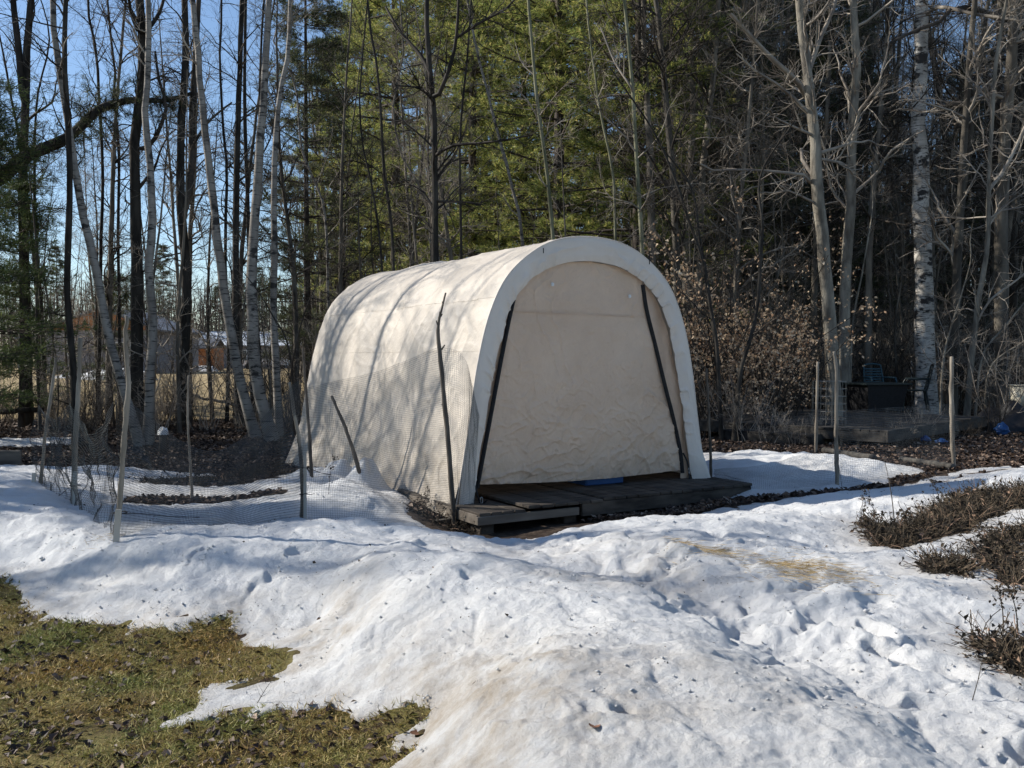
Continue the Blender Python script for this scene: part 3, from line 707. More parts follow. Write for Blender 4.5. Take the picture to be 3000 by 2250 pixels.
strap([(-1.34, .03, .22), (-1.345, -.02, .10), (-1.31, -.04, -.02), (-1.29, -.12, .03)], (-1.31, -.05, .02))
strap([(1.25, .03, .32), (1.30, .02, .22), (1.305, 0, .12), (1.30, -.02, .03)], (1.30, -.01, .13))
for u, v in ((-.46, 2.085), (.505, 2.0)):
    mb = MB(); t = np.linspace(0, 2 * math.pi, 17); mb.tube(np.stack([u + .014 * np.cos(t), np.full(17, .03), v + .014 * np.sin(t)], 1), .006, 6)
    mb.cyl((u, .034, v), (u, .026, v), .008, sides=10); mb.build('toggle', M['white'], tent, True)
# door seam
uu = np.linspace(-1.0, .74, 60)
mb = MB(); mb.tube(np.stack([uu, .075 - .03 * np.sin((uu + 1) / 1.74 * math.pi) - .012, 1.80 - .01 * uu], 1), .0035, 4); mb.build('seam', M['door'], door, True)
# back wall, ribs and ground pipes
inb = np.array(resamp(full(outer_h), 120)); S, A_ = np.meshgrid(np.linspace(0, 1, 30), np.arange(120))
Xb = inb[:, 0][:, None] * (1 - S * .999); Zb = inb[:, 1][:, None] * (1 - S) + S * .8
V = np.stack([Xb, np.full_like(Xb, LEN - .01) + .02 * S, Zb], -1).reshape(-1, 3)
link('back_panel', mk_mesh('back_panel', V, grid_faces(120, 30), M['cover']), tent)
for w in (.04, 1.6, 3.15, 4.7):
    mb = MB(); q = inb * np.array([.965, .975]); mb.tube(np.stack([q[:, 0], np.full(120, w), q[:, 1]], 1), .019, 6); mb.build('frame_hoop', M['metal'], tent, True)

def tl(u, w, z): # shelter-local -> world
    return np.array([TC[0] + u * math.cos(AN) - w * math.sin(AN), TC[1] + u * math.sin(AN) + w * math.cos(AN), z])
# things kept inside, seen under the hem
bt = empty('storage_tote', tl(.28, .32, .152), 'blue plastic tote just showing beneath the shelter door hem', 'storage bin', rz=AN)
mb = MB(); mb.box((0, 0, .16), (.50, .36, .32), bev=.02); mb.build('bin_body', M['bluep'], bt)
mb = MB(); mb.box((0, 0, .337), (.54, .40, .03), bev=.01); mb.build('lid', M['bluep'], bt)

# deck
deck = empty('wooden_deck', tl(0, 0, 0), 'low dark weathered plank deck in front of the shelter door', 'deck', rz=AN)
def boards(mb, u0, u1, w0, w1, z, n, along='u', gap=.008, th=.03, rng=rg):
    # boards run along w (front to back)
    cuts = np.linspace(u0, u1, n + 1)
    for a, b in zip(cuts[:-1], cuts[1:]):
        mb.box(((a + b) / 2, (w0 + w1) / 2 + rng.uniform(-.01, .01), z - th / 2 + rng.uniform(-.003, .003)), (b - a - gap, w1 - w0, th), bev=.005)
mb = MB(); boards(mb, -1.62, -1.14, -.57, 1.2, .125, 4); mb.build('low_boards', M['wood_deck'], deck)
mb = MB(); boards(mb, -1.13, -.30, -.60, 3.2, .155, 6); boards(mb, -.29, 1.66, -.60, 3.2, .165, 14); mb.build('deck_boards', M['wood_deck'], deck)
mb = MB(); mb.box((-1.1, -.565, .06), (1.08, .035, .075), bev=.004); mb.build('front_beam', M['wood_fascia'], deck)
mb = MB(); mb.box((.56, -.57, .07), (2.18, .04, .125), bev=.004); mb.build('front_beam', M['wood_deck'], deck)
mb = MB(); mb.box((-1.605, 0.2, .06), (.035, 1.45, .09), bev=.004); mb.build('side_beam', M['wood_fascia'], deck)
mb = MB(); mb.box((1.645, 0.2, .065), (.035, 1.45, .12), bev=.004); mb.build('side_beam', M['wood_deck'], deck)
for u in (-1.5, -.6, .5, 1.5):
    mb = MB(); mb.box((u, -.4, -.06), (.14, .2, .18), bev=.01); mb.build('footing_block', M['wood_deck'], deck)
a = P(1215, 1545, -.03); b = P(1400, 1520, -.03)
mb = MB(); mb.tube([a, (a + b) / 2 + np.array([0, 0, .01]), b], [.04, .045, .04], 4)
tag(mb.build('landscape_timber', M['wood_grey']), 'short weathered timber on the bare earth beside the left end of the deck', 'timber')

# ------------------------------------------------------------------ stakes and netting
def stick(name, pts_px, wpx, label, mat, z0=None, group=None, Y=None, knots=0, cat='stake', seed=0, sides=8, sink=.12):
    b = P(pts_px[0][0], pts_px[0][1], .1) if z0 is None else P(pts_px[0][0], pts_px[0][1], z0)
    if z0 is None: b = Ps(*pts_px[0])
    Y = b[1]
    pts = [b - np.array([0, 0, sink])] + [D(px, py, Y) for px, py in pts_px[0:]]
    pts = np.array(pts); rel = pts - b
    c = catmull(rel, 24); rngk = np.random.default_rng(seed + 5)
    c[2:, :2] += rngk.normal(0, .0022, (22, 2))
    r = np.linspace(wpx[0], wpx[1], 24) / 2 * Y / F
    r = r * (1 + .10 * rngk.normal(0, 1, 24).clip(-1, 2))
    mb = MB(); mb.tube(np.vstack([c, c[-1] + (c[-1] - c[-2]) * .05]), np.r_[r, .0005], sides)
    for k in range(knots):
        i = rngk.integers(4, 22); a = rngk.uniform(0, 6.28); dr = np.array([math.cos(a), math.sin(a) * .3, .7])
        L = rngk.uniform(.02, .06); mb.tube([c[i], c[i] + dr * L * .5, c[i] + dr * L + [0, 0, L * .3]], [r[i] * .6, r[i] * .45, r[i] * .3], 5)
    o = mb.build(name, mat, loc=tuple(b), smooth=True)
    return tag(o, label, cat, group), b
G1 = 'stakes holding up the garden netting'
_, s1b = stick('garden_stake', [(118,1440),(130,1300),(150,1150),(165,1050)], (13, 8), 'leaning pale stake at the far left corner of the snowy garden netting', M['stake'], .2, G1, seed=1)
_, s2b = stick('garden_stake', [(215,1495),(222,1300),(230,1150),(236,990)], (20, 12), 'straight thick pale stake, second from left in the netting', M['stake'], .14, G1, seed=2)
_, s3b = stick('garden_stake', [(342,1592),(355,1400),(367,1250),(377,1120),(368,1010),(373,925)], (20, 12), 'tallest pale crooked stake, nearest to the camera at the netting corner', M['stake'], .25, G1, knots=3, seed=3)
_, s4b = stick('garden_stake', [(885,1550),(882,1350),(866,1230),(848,1120)], (13, 9), 'dark knotty stake tied to a pale lath in front of the shelter back corner', M['stake'], .13, G1, knots=3, seed=4)
_, s5b = stick('garden_stake', [(914,1412),(905,1250),(893,1100),(887,1020)], (14, 6), 'dark twiggy stake standing against the back corner of the shelter', M['stick'], .14, G1, knots=5, seed=5)
_, s6b = stick('garden_stake', [(562,1458),(556,1330),(550,1200),(552,1100)], (10, 5), 'thin pale stake standing alone in the middle of the snowy garden', M['stake'], .1, G1, seed=6)
_, s7b = stick('garden_stake', [(1330,1535),(1312,1280),(1295,1100),(1285,1000),(1284,950),(1293,910),(1305,858)], (18, 5), 'tall dark knotty branch stake propped at the shelter front left corner', M['stick'], -.03, G1, knots=9, seed=7)
_, r1b = stick('garden_stake', [(2083,1400),(2078,1250),(2070,1080)], (9, 7), 'dark thin stake just right of the shelter at the deck end', M['stick'], .14, G1, seed=8)
_, r2b = stick('garden_stake', [(2452,1418),(2450,1250),(2450,1080),(2443,1030)], (15, 9), 'pale stake with a bent tip rising from the snow strip on the right', M['stake'], .1, G1, seed=9)
_, r3b = stick('garden_stake', [(2390,1326),(2393,1180),(2396,1060)], (11, 7), 'greenish brown stake at the far edge of the right snow patch', M['stake'], .1, G1, seed=10)
_, r4b = stick('garden_stake', [(2795,1373),(2788,1220),(2788,1045)], (15, 12), 'stout pale stake at the right, rooted in bare leaves', M['stake'], .12, G1, seed=11)
stick('marker_rod', [(2303,1200),(2300,1120),(2294,1040)], (4, 4), 'thin metal rod with pale tip left of the dark table', M['wire'], .2, 'thin marker rods', cat='rod', seed=12)
stick('marker_rod', [(2672,1190),(2671,1120),(2670,1058)], (5, 5), 'thin white-tipped rod between the chairs and the big white trunk', M['white'], .25, 'thin marker rods', cat='rod', seed=13)
stick('leaning_stick', [(1060,1410),(1022,1280),(972,1160)], (16, 8), 'dark broken stick leaning left in front of the shelter side', M['stick'], .22, cat='stick', seed=14)
def lath(name, px, y0, y1, w, z, label, lean=0):
    b = P(px, y0, z); t = D(px + lean, y1, b[1]); h = t[2] - b[2]
    mb = MB(); ww = w * b[1] / F
    R = np.array([[1, 0, (t[0] - b[0]) / h], [0, 1, 0], [0, 0, 1]])
    mb.box((t[0] - b[0]) * np.array([.5, 0, 0]) + [0, -.03, h / 2 - .05], (ww, .012, h + .1), R, bev=.002)
    tag(mb.build(name, M['lath'], loc=tuple(b)), label, 'lath', 'flat laths tied to the stakes')
lath('wooden_lath', 101, 1440, 1384, 12, .2, 'short flat lath at the foot of the far left stake', 3)
lath('wooden_lath', 224, 1495, 1380, 14, .14, 'flat lath lashed to the second stake from left')
lath('wooden_lath', 343, 1600, 1490, 18, .25, 'short stout flat lath at the foot of the tallest stake', 8)
lath('wooden_lath', 896, 1550, 1330, 9, .13, 'long narrow flat lath beside the stake near the shelter back')

def net_mesh(bot, top, nu, nv, r=.0010, seed=0, sag=.10, mb=None):
    """bot/top: world polylines; grid of strands every ~2 cm"""
    rngn = np.random.default_rng(seed)
    nsu = 100
    Bc = resamp(bot, nsu); Tc = resamp(top, nsu)
    def pt(u, v):
        u = np.asarray(u); v = np.asarray(v)
        i = u * (nsu - 1)
        b = np.stack([np.interp(i, np.arange(nsu), Bc[:, k]) for k in range(3)], -1)
        t = np.stack([np.interp(i, np.arange(nsu), Tc[:, k]) for k in range(3)], -1)
        vv = v + .03 * vnoise(u * 5, v * 3, seed) * np.sin(math.pi * v)
        p = b + (t - b) * vv[..., None]
        d = Tc[-1] - Tc[0]; nrm = np.array([d[1], -d[0], 0]); nrm = nrm / (np.linalg.norm(nrm) + 1e-9)
        off = sag * np.sin(math.pi * v) * fbm(u * 4, v * 2.5, seed + 3, 3) + .25 * sag * vnoise(u * 14, v * 7, seed + 9)
        p = p + nrm * off[..., None]
        uu = .012 * vnoise(u * 9, v * 6, seed + 5) * np.sin(math.pi * np.clip(v, 0, 1))
        p = p + (d / np.linalg.norm(d)) * uu[..., None]
        return p
    mb = mb or MB()
    n1 = 34; v = np.linspace(0, 1, n1); U, Vv = np.meshgrid(np.linspace(0, 1, nu), v, indexing='ij')
    Pp = pt(U, Vv); mb.tubes(Pp, np.full(Pp.shape[:2], r), 3)
    n2 = max(40, nu // 3); U, Vv = np.meshgrid(np.linspace(0, 1, n2), np.linspace(0, 1, nv)); Pp = pt(U, Vv); mb.tubes(Pp, np.full(Pp.shape[:2], r), 3)
    return mb
def toph(b, h): q = np.array(b, float).copy(); q[2] += h; return q
GN = 'black garden netting panels'
def dn(a, dz=0): q = np.array(a, float).copy(); q[2] += dz; return q
m = net_mesh([dn(s1b), dn(s2b)], [toph(s1b, .85), (s1b + s2b) / 2 + [0, 0, .75], toph(s2b, .95)], 52, 44, seed=1, r=.0014)
tag(m.build('garden_net', M['net']), 'black mesh netting between the two left stakes of the snowy garden', 'net', GN)
m = net_mesh([dn(s2b), dn(s3b)], [toph(s2b, .95), (s2b + s3b) / 2 + [0, 0, .7], toph(s3b, .95)], 70, 44, seed=2, r=.0014)
tag(m.build('garden_net', M['net']), 'black mesh netting between the second stake and the tallest crooked stake', 'net', GN)
m = net_mesh([dn(s3b), P(600, 1580, .15), dn(s4b)], [toph(s3b, 1.0), (s3b + s4b) / 2 + [0, 0, .62], toph(s4b, 1.2)], 150, 52, seed=3, sag=.05, r=.0014)
tag(m.build('garden_net', M['net']), 'long black mesh netting across the front of the snowy garden', 'net', GN)
# panel draped by the shelter side; its top edge follows the photographed sweep
Ap = s4b + np.array([0, .02, 0]); Bp = s7b + np.array([.0, -.03, .0])
dv = Bp[:2] - Ap[:2]; nrm = np.array([-dv[1], dv[0], 0.]); 
def onp(px, py):
    r = ray(px, py); o = np.array([0, 0, EYE]); t = ((Ap - o) @ nrm) / (r @ nrm); return o + r * t
m = net_mesh([Ap, P(1100, 1542, .12), Bp], [onp(880, 1140), onp(980, 1118), onp(1100, 1090), onp(1200, 1052), onp(1290, 1015)], 118, 84, seed=4, sag=.07, r=.0010)
e1 = onp(1290, 1015); e2 = tl(-1.40, -.09, 1.05); e3 = tl(-1.33, -.12, .62)
net_mesh([Bp, tl(-1.50, -.22, .06)], [e1, onp(1325, 1050) + [.1, .15, 0], tl(-1.36, -.10, .95)], 30, 84, seed=5, sag=.03, mb=m, r=.0010)
tag(m.build('garden_net', M['net']), 'black mesh netting swept up against the side of the beige shelter', 'net', GN)
r1n = r1b + [.03, -.02, 0]
m = net_mesh([dn(r1n), P(2230, 1432, .13), dn(r2b)], [toph(r1n, .10), P(2250, 1360, .25), toph(r2b, .45)], 90, 26, seed=6, sag=.1)
tag(m.build('garden_net', M['net']), 'collapsed black netting lying on the snow right of the shelter', 'net', GN)
m = net_mesh([dn(r2b), dn(r4b)], [toph(r2b, .8), toph(r4b, .8)], 80, 40, seed=7, sag=.08, r=.001)
tag(m.build('garden_net', M['net']), 'thin netting between the two right-hand pale stakes', 'net', GN)
# dark ties around stakes
def tie(b, px, py, r, ln, label, ang):
    c = D(px, py, b[1] - .0); t = np.linspace(0, 2 * math.pi, 12); mb = MB()
    mb.tube(np.stack([c[0] + r * np.cos(t), c[1] + r * np.sin(t), np.full(12, c[2])], 1), .0035, 5)
    q = np.array([[0, -r, 0], [ln * .3, -r - .01, .003], [ln * .65, -r - .02, -.015], [ln, -r - .01, -.02]]) * [1, 1, 1]
    q[:, 2] += q[:, 0] * math.tan(ang); mb.tube(c + catmull(q, 10), .003, 4)
    tag(mb.build('stake_tie', M['rope']), label, 'tie', 'black ties round the stakes')
tie(s3b, 352, 1502, .045, .55, 'long black wire tie round the foot of the tallest stake', 0)
tie(s1b, 113, 1422, .035, .2, 'black tie round the far left stake', -.3)
tie(s2b, 220, 1422, .045, -.12, 'black tie round the second stake from left', .5)
tie(s4b, 888, 1448, .03, .1, 'black tie low on the stake beside the pale lath', .3)
tie(s4b, 882, 1368, .03, .25, 'black tie high on the stake beside the pale lath', -.15)

# ------------------------------------------------------------------ trees
def kids(Pp, Rp, cnt, f0, f1, l0, l1, ang, n, curl, up, rng, rk=.5, tip=.25, taperlen=.55, rmin=.0025):
    Mn, m, _ = Pp.shape
    par = np.repeat(np.arange(Mn), cnt); K = len(par)
    t = rng.uniform(f0, f1, K); i = t * (m - 1); i0 = np.floor(i).astype(int).clip(0, m - 2); f = (i - i0)[:, None]
    o = Pp[par, i0] * (1 - f) + Pp[par, i0 + 1] * f
    T = Pp[par, i0 + 1] - Pp[par, i0]; T /= np.linalg.norm(T, axis=1, keepdims=True) + 1e-9
    rp = Rp[par, i0] * (1 - f[:, 0]) + Rp[par, i0 + 1] * f[:, 0]
    pr = np.cross(T, rng.normal(size=(K, 3))); pr /= np.linalg.norm(pr, axis=1, keepdims=True) + 1e-9
    a = rng.normal(ang, .2, K)[:, None]
    d = T * np.cos(a) + pr * np.sin(a)
    L = rng.uniform(l0, l1, K) * (1 - taperlen * t)
    st = (L / (n - 1))[:, None]; pts = [o]; c = o.copy(); dd = d.copy(); drift = rng.normal(0, curl * .5, (K, 3))
    for k in range(n - 1):
        dd = dd + rng.normal(0, curl, (K, 3)) + drift + np.array([0, 0, up]); dd /= np.linalg.norm(dd, axis=1, keepdims=True)
        c = c + dd * st; pts.append(c.copy())
    Pn = np.stack(pts, 1); r0 = np.maximum(np.minimum(rp * rk, L * .022), rmin)
    Rn = r0[:, None] * np.linspace(1, tip, n)[None]
    return Pn, np.maximum(Rn, rmin * .6)

def bare_parts(path, rad0, rad1, rng, n1=16, l1=(1.2, 3), n2=6, l2=(.5, 1.3), n3=4, l3=(.2, .6), f0=.3, ang=.9, up=.06, limbs=None, rmin=.0028, curl=.16, sides=10, flare=.25, low=0):
    """path: Nx3 rel. to base, returns trunk MB, branches MB"""
    N = 26
    c = resamp(path, N) if len(path) > 2 else catmull(path, N)
    c = c.copy(); c[1:, :2] += rng.normal(0, rad0 * .06, (N - 1, 2))
    r = np.linspace(rad0, rad1, N); r[0] *= 1 + flare; r[1] *= 1 + flare * .3
    r = r * (1 + rng.normal(0, .03, N))
    tr = MB(); tr.tubes(c[None], r[None], sides)
    br = MB(); Ps_, Rs_ = c[None], r[None]
    L1P, L1R = kids(Ps_, Rs_, n1, f0, .99, l1[0], l1[1], ang, 9, curl, up, rng, rk=.45, rmin=rmin)
    br.tubes(L1P, L1R, 4)
    if limbs:
        for lp, a, b in limbs:
            q = resamp(lp, 9); rr_ = np.linspace(a, b, 9)
            br.tubes(q[None], rr_[None], 7)
            L1P = np.concatenate([L1P, np.repeat(q[None], 2, 0)]); L1R = np.concatenate([L1R, np.repeat(rr_[None], 2, 0)])
    if low:
        a, b = kids(Ps_, Rs_, low, .05, f0, l1[0] * .3, l1[1] * .35, 1.2, 7, curl, up * .3, rng, rk=.25, rmin=rmin); br.tubes(a, b, 3)
        L2b = (a, b)
    L2P, L2R = kids(L1P, L1R, n2, .15, .98, l2[0], l2[1], .75, 6, curl, up * .8, rng, rk=.6, rmin=rmin * .85)
    if low: L2P = np.concatenate([L2P, a[:, :6]]); L2R = np.concatenate([L2R, b[:, :6]])
    br.tubes(L2P, L2R, 3)
    L3P, L3R = kids(L2P, L2R, n3, .1, .98, l3[0], l3[1], .65, 4, curl, up * .5, rng, rk=.7, rmin=rmin * .7)
    br.tubes(L3P, L3R, 3)
    return tr, br, (L1P, L2P, L3P)

def px_tree(name, cat, label, pts, Y, w0, w1, matT, matB, seed, group=None, limbs=(), **k):
    """a tree whose trunk passes through photographed points at distance Y"""
    rng = np.random.default_rng(seed)
    pp = np.array([D(a, b, Y) for a, b in pts][::-1])   # base first
    g = gz(pp[0, 0], Y); base = pp[0].copy(); base[2] = g - .05
    # continue above the frame
    T = pp[-1] - pp[-2]; T /= np.linalg.norm(T); H = k.pop('extra', 5.0)
    pp = np.vstack([base, pp[1:], pp[-1] + T * H * .5 + rng.normal(0, .15, 3) * [1, 1, 0], pp[-1] + T * H + rng.normal(0, .3, 3) * [1, 1, 0]])
    pp[1:, 1] += np.cumsum(rng.normal(0, .05, len(pp) - 1))
    rel = pp - base; kx = Y / F / 2
    lm = [(np.array([D(a, b, Y + dy * i / max(1, len(l) - 1)) for i, (a, b) in enumerate(l)]) - base, wa * kx, wb * kx) for l, wa, wb, dy in limbs]
    rt_ = resamp(rel, 90); lm2 = []
    for l, a_, b_ in lm:
        q_ = np.vstack([rt_[np.argmin(np.linalg.norm((rt_ - l[0])[:, [0, 2]], axis=1))], l]); lm2.append((q_, a_, b_)); rt_ = np.vstack([rt_, resamp(q_, 9)])
    lm = lm2
    tr, br, _ = bare_parts(rel, w0 * kx * .84, w1 * kx * .42, rng, limbs=lm, **k)
    o = empty(name, tuple(base), label, cat, group)
    tr.build('trunk', M[matT], o, True); br.build('branches', M[matB], o, True)
    return o
GB = 'white birch trunks at the left'; GD = 'dark bare trees at the left'
left = dict(n1=18, l1=(.8, 2.4), n2=6, l2=(.4, 1.1), n3=4, l3=(.2, .5), f0=.28, low=10)
px_tree('bare_tree', 'tree', 'dark twin-stemmed tree at the far left edge', [(88,0),(82,120),(72,250),(66,500),(72,800),(80,1235)], 19, 36, 26, 'bark_dark', 'twig_dark', 11, GD, limbs=[([(68,300),(55,150),(38,0),(30,-150)], 22, 14, 0)], **left)
px_tree('birch_tree', 'birch tree', 'white birch leaning left, leftmost of the birches', [(165,-60),(172,120),(200,350),(225,500),(252,650),(285,770),(330,1000),(382,1200),(412,1315)], 15.2, 34, 22, 'birch', 'twig', 12, GB, n1=8, l1=(.6, 1.6), n2=5, l2=(.3, .8), n3=3, l3=(.15, .4), f0=.5, extra=3)
px_tree('bare_tree', 'tree', 'slim dark tree crossing in front of the leftmost birch', [(188,-50),(180,150),(185,300),(196,500),(192,750),(186,850),(208,1100),(224,1310)], 14.8, 26, 16, 'bark_dark', 'twig_dark', 13, GD, **left)
px_tree('bare_tree', 'tree', 'thick straight dark tree just left of the straight birch', [(400,-60),(408,120),(403,250),(393,400),(391,520),(399,750),(401,1000),(402,1250)], 18, 46, 30, 'bark_dark', 'twig_dark', 14, GD, limbs=[([(438,430),(470,370),(487,310),(465,230),(455,150)], 14, 6, 0), ([(405,90),(385,40),(378,0)], 14, 8, -.5), ([(430,90),(465,40),(485,-20)], 14, 8, .5)], **left)
px_tree('birch_tree', 'birch tree', 'straight white birch in front of the thick dark tree', [(424,-60),(428,200),(421,350),(430,450),(443,650),(440,780),(449,950),(446,1100),(432,1312)], 15.4, 36, 20, 'birch', 'twig', 15, GB, n1=9, l1=(.6, 1.6), n2=5, l2=(.3, .8), n3=3, l3=(.15, .4), f0=.5, extra=3)
px_tree('bare_tree', 'tree', 'dark forked tree midway between the second and third birches', [(545,-60),(551,150),(540,300),(534,420),(534,600),(545,800),(540,1000),(528,1200)], 18.5, 38, 20, 'bark_dark', 'twig_dark', 16, GD, limbs=[([(540,640),(562,500),(562,350),(572,180),(582,0),(590,-150)], 24, 12, .2), ([(560,440),(600,370),(640,330),(680,300)], 10, 5, 0)], **left)
px_tree('birch_tree', 'birch tree', 'white birch leaning left, third birch from the left edge', [(578,-60),(589,150),(608,350),(622,520),(642,700),(662,860),(702,1100),(752,1295)], 16.2, 38, 17, 'birch', 'twig', 17, GB, n1=9, l1=(.6, 1.6), n2=5, l2=(.3, .8), n3=3, l3=(.15, .4), f0=.5, extra=3)
px_tree('bare_tree', 'tree', 'dark straight tree right of the third birch', [(702,-60),(690,250),(689,500),(690,750),(692,1000),(703,1230)], 19, 28, 18, 'bark_dark', 'twig_dark', 18, GD, **left)
px_tree('bare_tree', 'tree', 'narrow dark tree close behind the fourth birch', [(719,-60),(715,300),(725,600),(731,750),(736,1000),(742,1225)], 19.6, 18, 11, 'bark_dark', 'twig_dark', 19, GD, **left)
px_tree('birch_tree', 'birch tree', 'stout white birch with a curved foot beside the shelter', [(803,-60),(786,150),(776,300),(765,450),(751,650),(745,800),(746,1000),(764,1160),(800,1310)], 15.8, 46, 18, 'birch', 'twig', 20, GB, n1=9, l1=(.6, 1.6), n2=5, l2=(.3, .8), n3=3, l3=(.15, .4), f0=.5, extra=3)
px_tree('birch_tree', 'birch tree', 'slender white birch nearest the back of the shelter', [(858,-60),(845,150),(821,280),(806,500),(808,700),(805,900),(811,1100),(817,1290)], 16.6, 30, 13, 'birch', 'twig', 21, GB, n1=9, l1=(.6, 1.6), n2=5, l2=(.3, .8), n3=3, l3=(.15, .4), f0=.5, extra=3)
px_tree('bare_tree', 'tree', 'thin wavy dark tree between the third and fourth birches', [(642,0),(640,150),(650,350),(660,500),(655,750),(668,1000),(664,1240)], 19.5, 13, 8, 'bark_dark', 'twig_dark', 22, GD, **left)
px_tree('bare_tree', 'tree', 'thin dark tree close against the right of the narrow one', [(767,0),(756,200),(752,400),(745,600),(742,800),(756,1000),(775,1220)], 20.5, 13, 8, 'bark_dark', 'twig_dark', 23, GD, **left)
px_tree('bare_tree', 'tree', 'thin dark tree left of the thick straight one', [(255,-60),(262,60),(285,150),(292,280),(300,500),(296,800),(290,1000),(285,1245)], 20, 14, 10, 'bark_dark', 'twig_dark', 24, GD, **left)
px_tree('bare_tree', 'tree', 'thin bowed dark tree leaning over the fallen limb', [(295,-60),(312,100),(325,200),(318,270),(340,420),(345,700),(348,1000),(352,1240)], 20.4, 12, 9, 'bark_dark', 'twig_dark', 25, GD, **left)
px_tree('bare_tree', 'tree', 'thin pale crooked birch behind the slender one', [(860,240),(880,430),(915,520),(950,620),(960,800),(965,1050),(960,1240)], 21, 13, 8, 'birch', 'twig', 26, None, extra=2, **left)
px_tree('bare_tree', 'tree', 'thin dark tree low between the house and the first birch', [(110,300),(100,600),(118,900),(130,1100),(135,1240)], 21, 16, 7, 'bark_dark', 'twig_dark', 27, GD, extra=3, **left)
# small stems near shelter back
px_tree('sapling', 'sapling', 'dark leaning sapling hugging the rear edge of the shelter', [(935,820),(900,900),(868,1020),(850,1150),(865,1330)], 13.6, 9, 4, 'bark_dark', 'twig_dark', 28, 'saplings behind the shelter', n1=10, l1=(.5, 1.4), n2=5, l2=(.3, .7), n3=4, l3=(.15, .4), f0=.2, extra=.8)
px_tree('sapling', 'sapling', 'dark arching sapling left of the one hugging the shelter', [(760,860),(800,930),(840,1000),(858,1120),(870,1300)], 14.2, 10, 4, 'bark_dark', 'twig_dark', 29, 'saplings behind the shelter', n1=10, l1=(.5, 1.4), n2=5, l2=(.3, .7), n3=4, l3=(.15, .4), f0=.2, extra=.8)
# broken limb
rngl = np.random.default_rng(5)
pp = np.array([D(-120, 600, 17.2), D(0, 515, 17.3), D(90, 460, 17.4), (D(190, 395, 17.5)), D(290, 320, 17.7), D(400, 285, 18.2), D(480, 292, 18.4), D(560, 270, 18.5)])
bl = empty('broken_pine_limb', tuple(pp[5]), 'heavy dark broken pine limb lodged sloping across the left trees', 'fallen limb')
tr, br, (a1, a2, a3) = bare_parts((pp - pp[5]) + rngl.normal(0, .04, pp.shape), .16, .035, rngl, n1=70, l1=(.5, 1.3), n2=6, l2=(.2, .6), n3=3, l3=(.1, .3), f0=.3, ang=1.1, curl=.25, up=-.02)
tr.build('trunk', M['bark_dark'], bl, True); br.build('branches', M['twig_dark'], bl, True)
tp = a2.reshape(-1, 3)[::2]; tp = np.repeat(tp, 8, 0); dd = rngl.normal(size=tp.shape)
V, Fq = blades(tp, dd, rngl.uniform(.06, .12, len(tp)), rngl.uniform(.006, .01, len(tp)), rngl)
link('dead_needles', mk_mesh('dead_needles', V, Fq, M['needles_dark'], False), bl)

# centre trees in front of the pines
GC = 'bare trees rising behind the shelter'
cen = dict(n1=18, l1=(.8, 2.4), n2=6, l2=(.4, 1.1), n3=4, l3=(.2, .5), f0=.3)
px_tree('bare_tree', 'tree', 'dark spreading tree rising straight behind the shelter roof', [(1246,-60),(1250,120),(1262,250),(1270,350),(1274,550),(1275,800),(1278,1200)], 16, 30, 15, 'bark_dark', 'twig_dark', 31, GC, limbs=[([(1268,230),(1230,160),(1170,90),(1130,20)], 14, 7, .8), ([(1280,290),(1320,190),(1338,100),(1345,-40)], 14, 7, -.3), ([(1282,450),(1330,425),(1400,420),(1480,410),(1560,395)], 11, 4, -1.), ([(1272,300),(1230,260),(1160,250)], 9, 4, -.8), ([(1285,590),(1340,590),(1410,600)], 8, 3, .5), ([(1340,110),(1400,70),(1490,20),(1520,-30)], 9, 5, 0), ([(1275,700),(1240,640),(1170,610)], 6, 3, .4)], **cen)
px_tree('bare_tree', 'tree', 'pale olive tree, straight, above the arch of the hood', [(1545,-60),(1562,180),(1577,320),(1595,450),(1610,580),(1622,740),(1630,1150)], 19, 17, 11, 'bark_olive', 'twig', 32, GC, limbs=[([(1590,380),(1550,300),(1500,250)], 5, 3, 0)], **cen)
px_tree('bare_tree', 'tree', 'pale olive tree right of the shelter peak', [(1826,-60),(1843,120),(1857,280),(1866,430),(1873,600),(1882,740),(1890,1150)], 18.5, 19, 11, 'bark_olive', 'twig', 33, GC, limbs=[([(1852,260),(1800,180),(1760,80)], 7, 4, .6)], **cen)
px_tree('birch_tree', 'birch tree', 'thin white birch leaning left before the green pines', [(1362,-40),(1380,60),(1402,170),(1422,240),(1450,360),(1480,460),(1498,540),(1530,700),(1560,1150)], 23, 15, 8, 'birch', 'twig', 34, GC, **cen)
px_tree('bare_tree', 'tree', 'slim dark tree at the left edge of the green pines', [(1072,-60),(1085,80),(1108,220),(1120,380),(1125,500),(1150,700),(1165,1150)], 18, 14, 7, 'bark_dark', 'twig_dark', 35, GC, **cen)
px_tree('bare_tree', 'tree', 'slim dark tree just right of the spreading dark one', [(1382,-60),(1368,180),(1352,330),(1346,480),(1350,650),(1358,1150)], 18.6, 12, 6, 'bark_dark', 'twig_dark', 36, GC, **cen)
px_tree('bare_tree', 'tree', 'slim forked grey tree between the two pale olive ones', [(1715,-60),(1722,80),(1745,240),(1755,330),(1785,470),(1800,620),(1808,1150)], 21, 12, 7, 'bark_olive', 'twig', 37, GC, **cen)
px_tree('bare_tree', 'tree', 'thin grey stem left of the spreading dark tree', [(1165,-60),(1180,150),(1150,300),(1175,450),(1235,560),(1262,700),(1275,1150)], 20.5, 11, 5, 'bark_far', 'twig', 38, GC, **cen)
px_tree('bare_tree', 'tree', 'thin dark stem against the sky left of the pines', [(1060,150),(1050,300),(1065,450),(1090,560),(1120,800),(1130,1150)], 17.5, 10, 5, 'bark_dark', 'twig_dark', 39, GC, **cen)
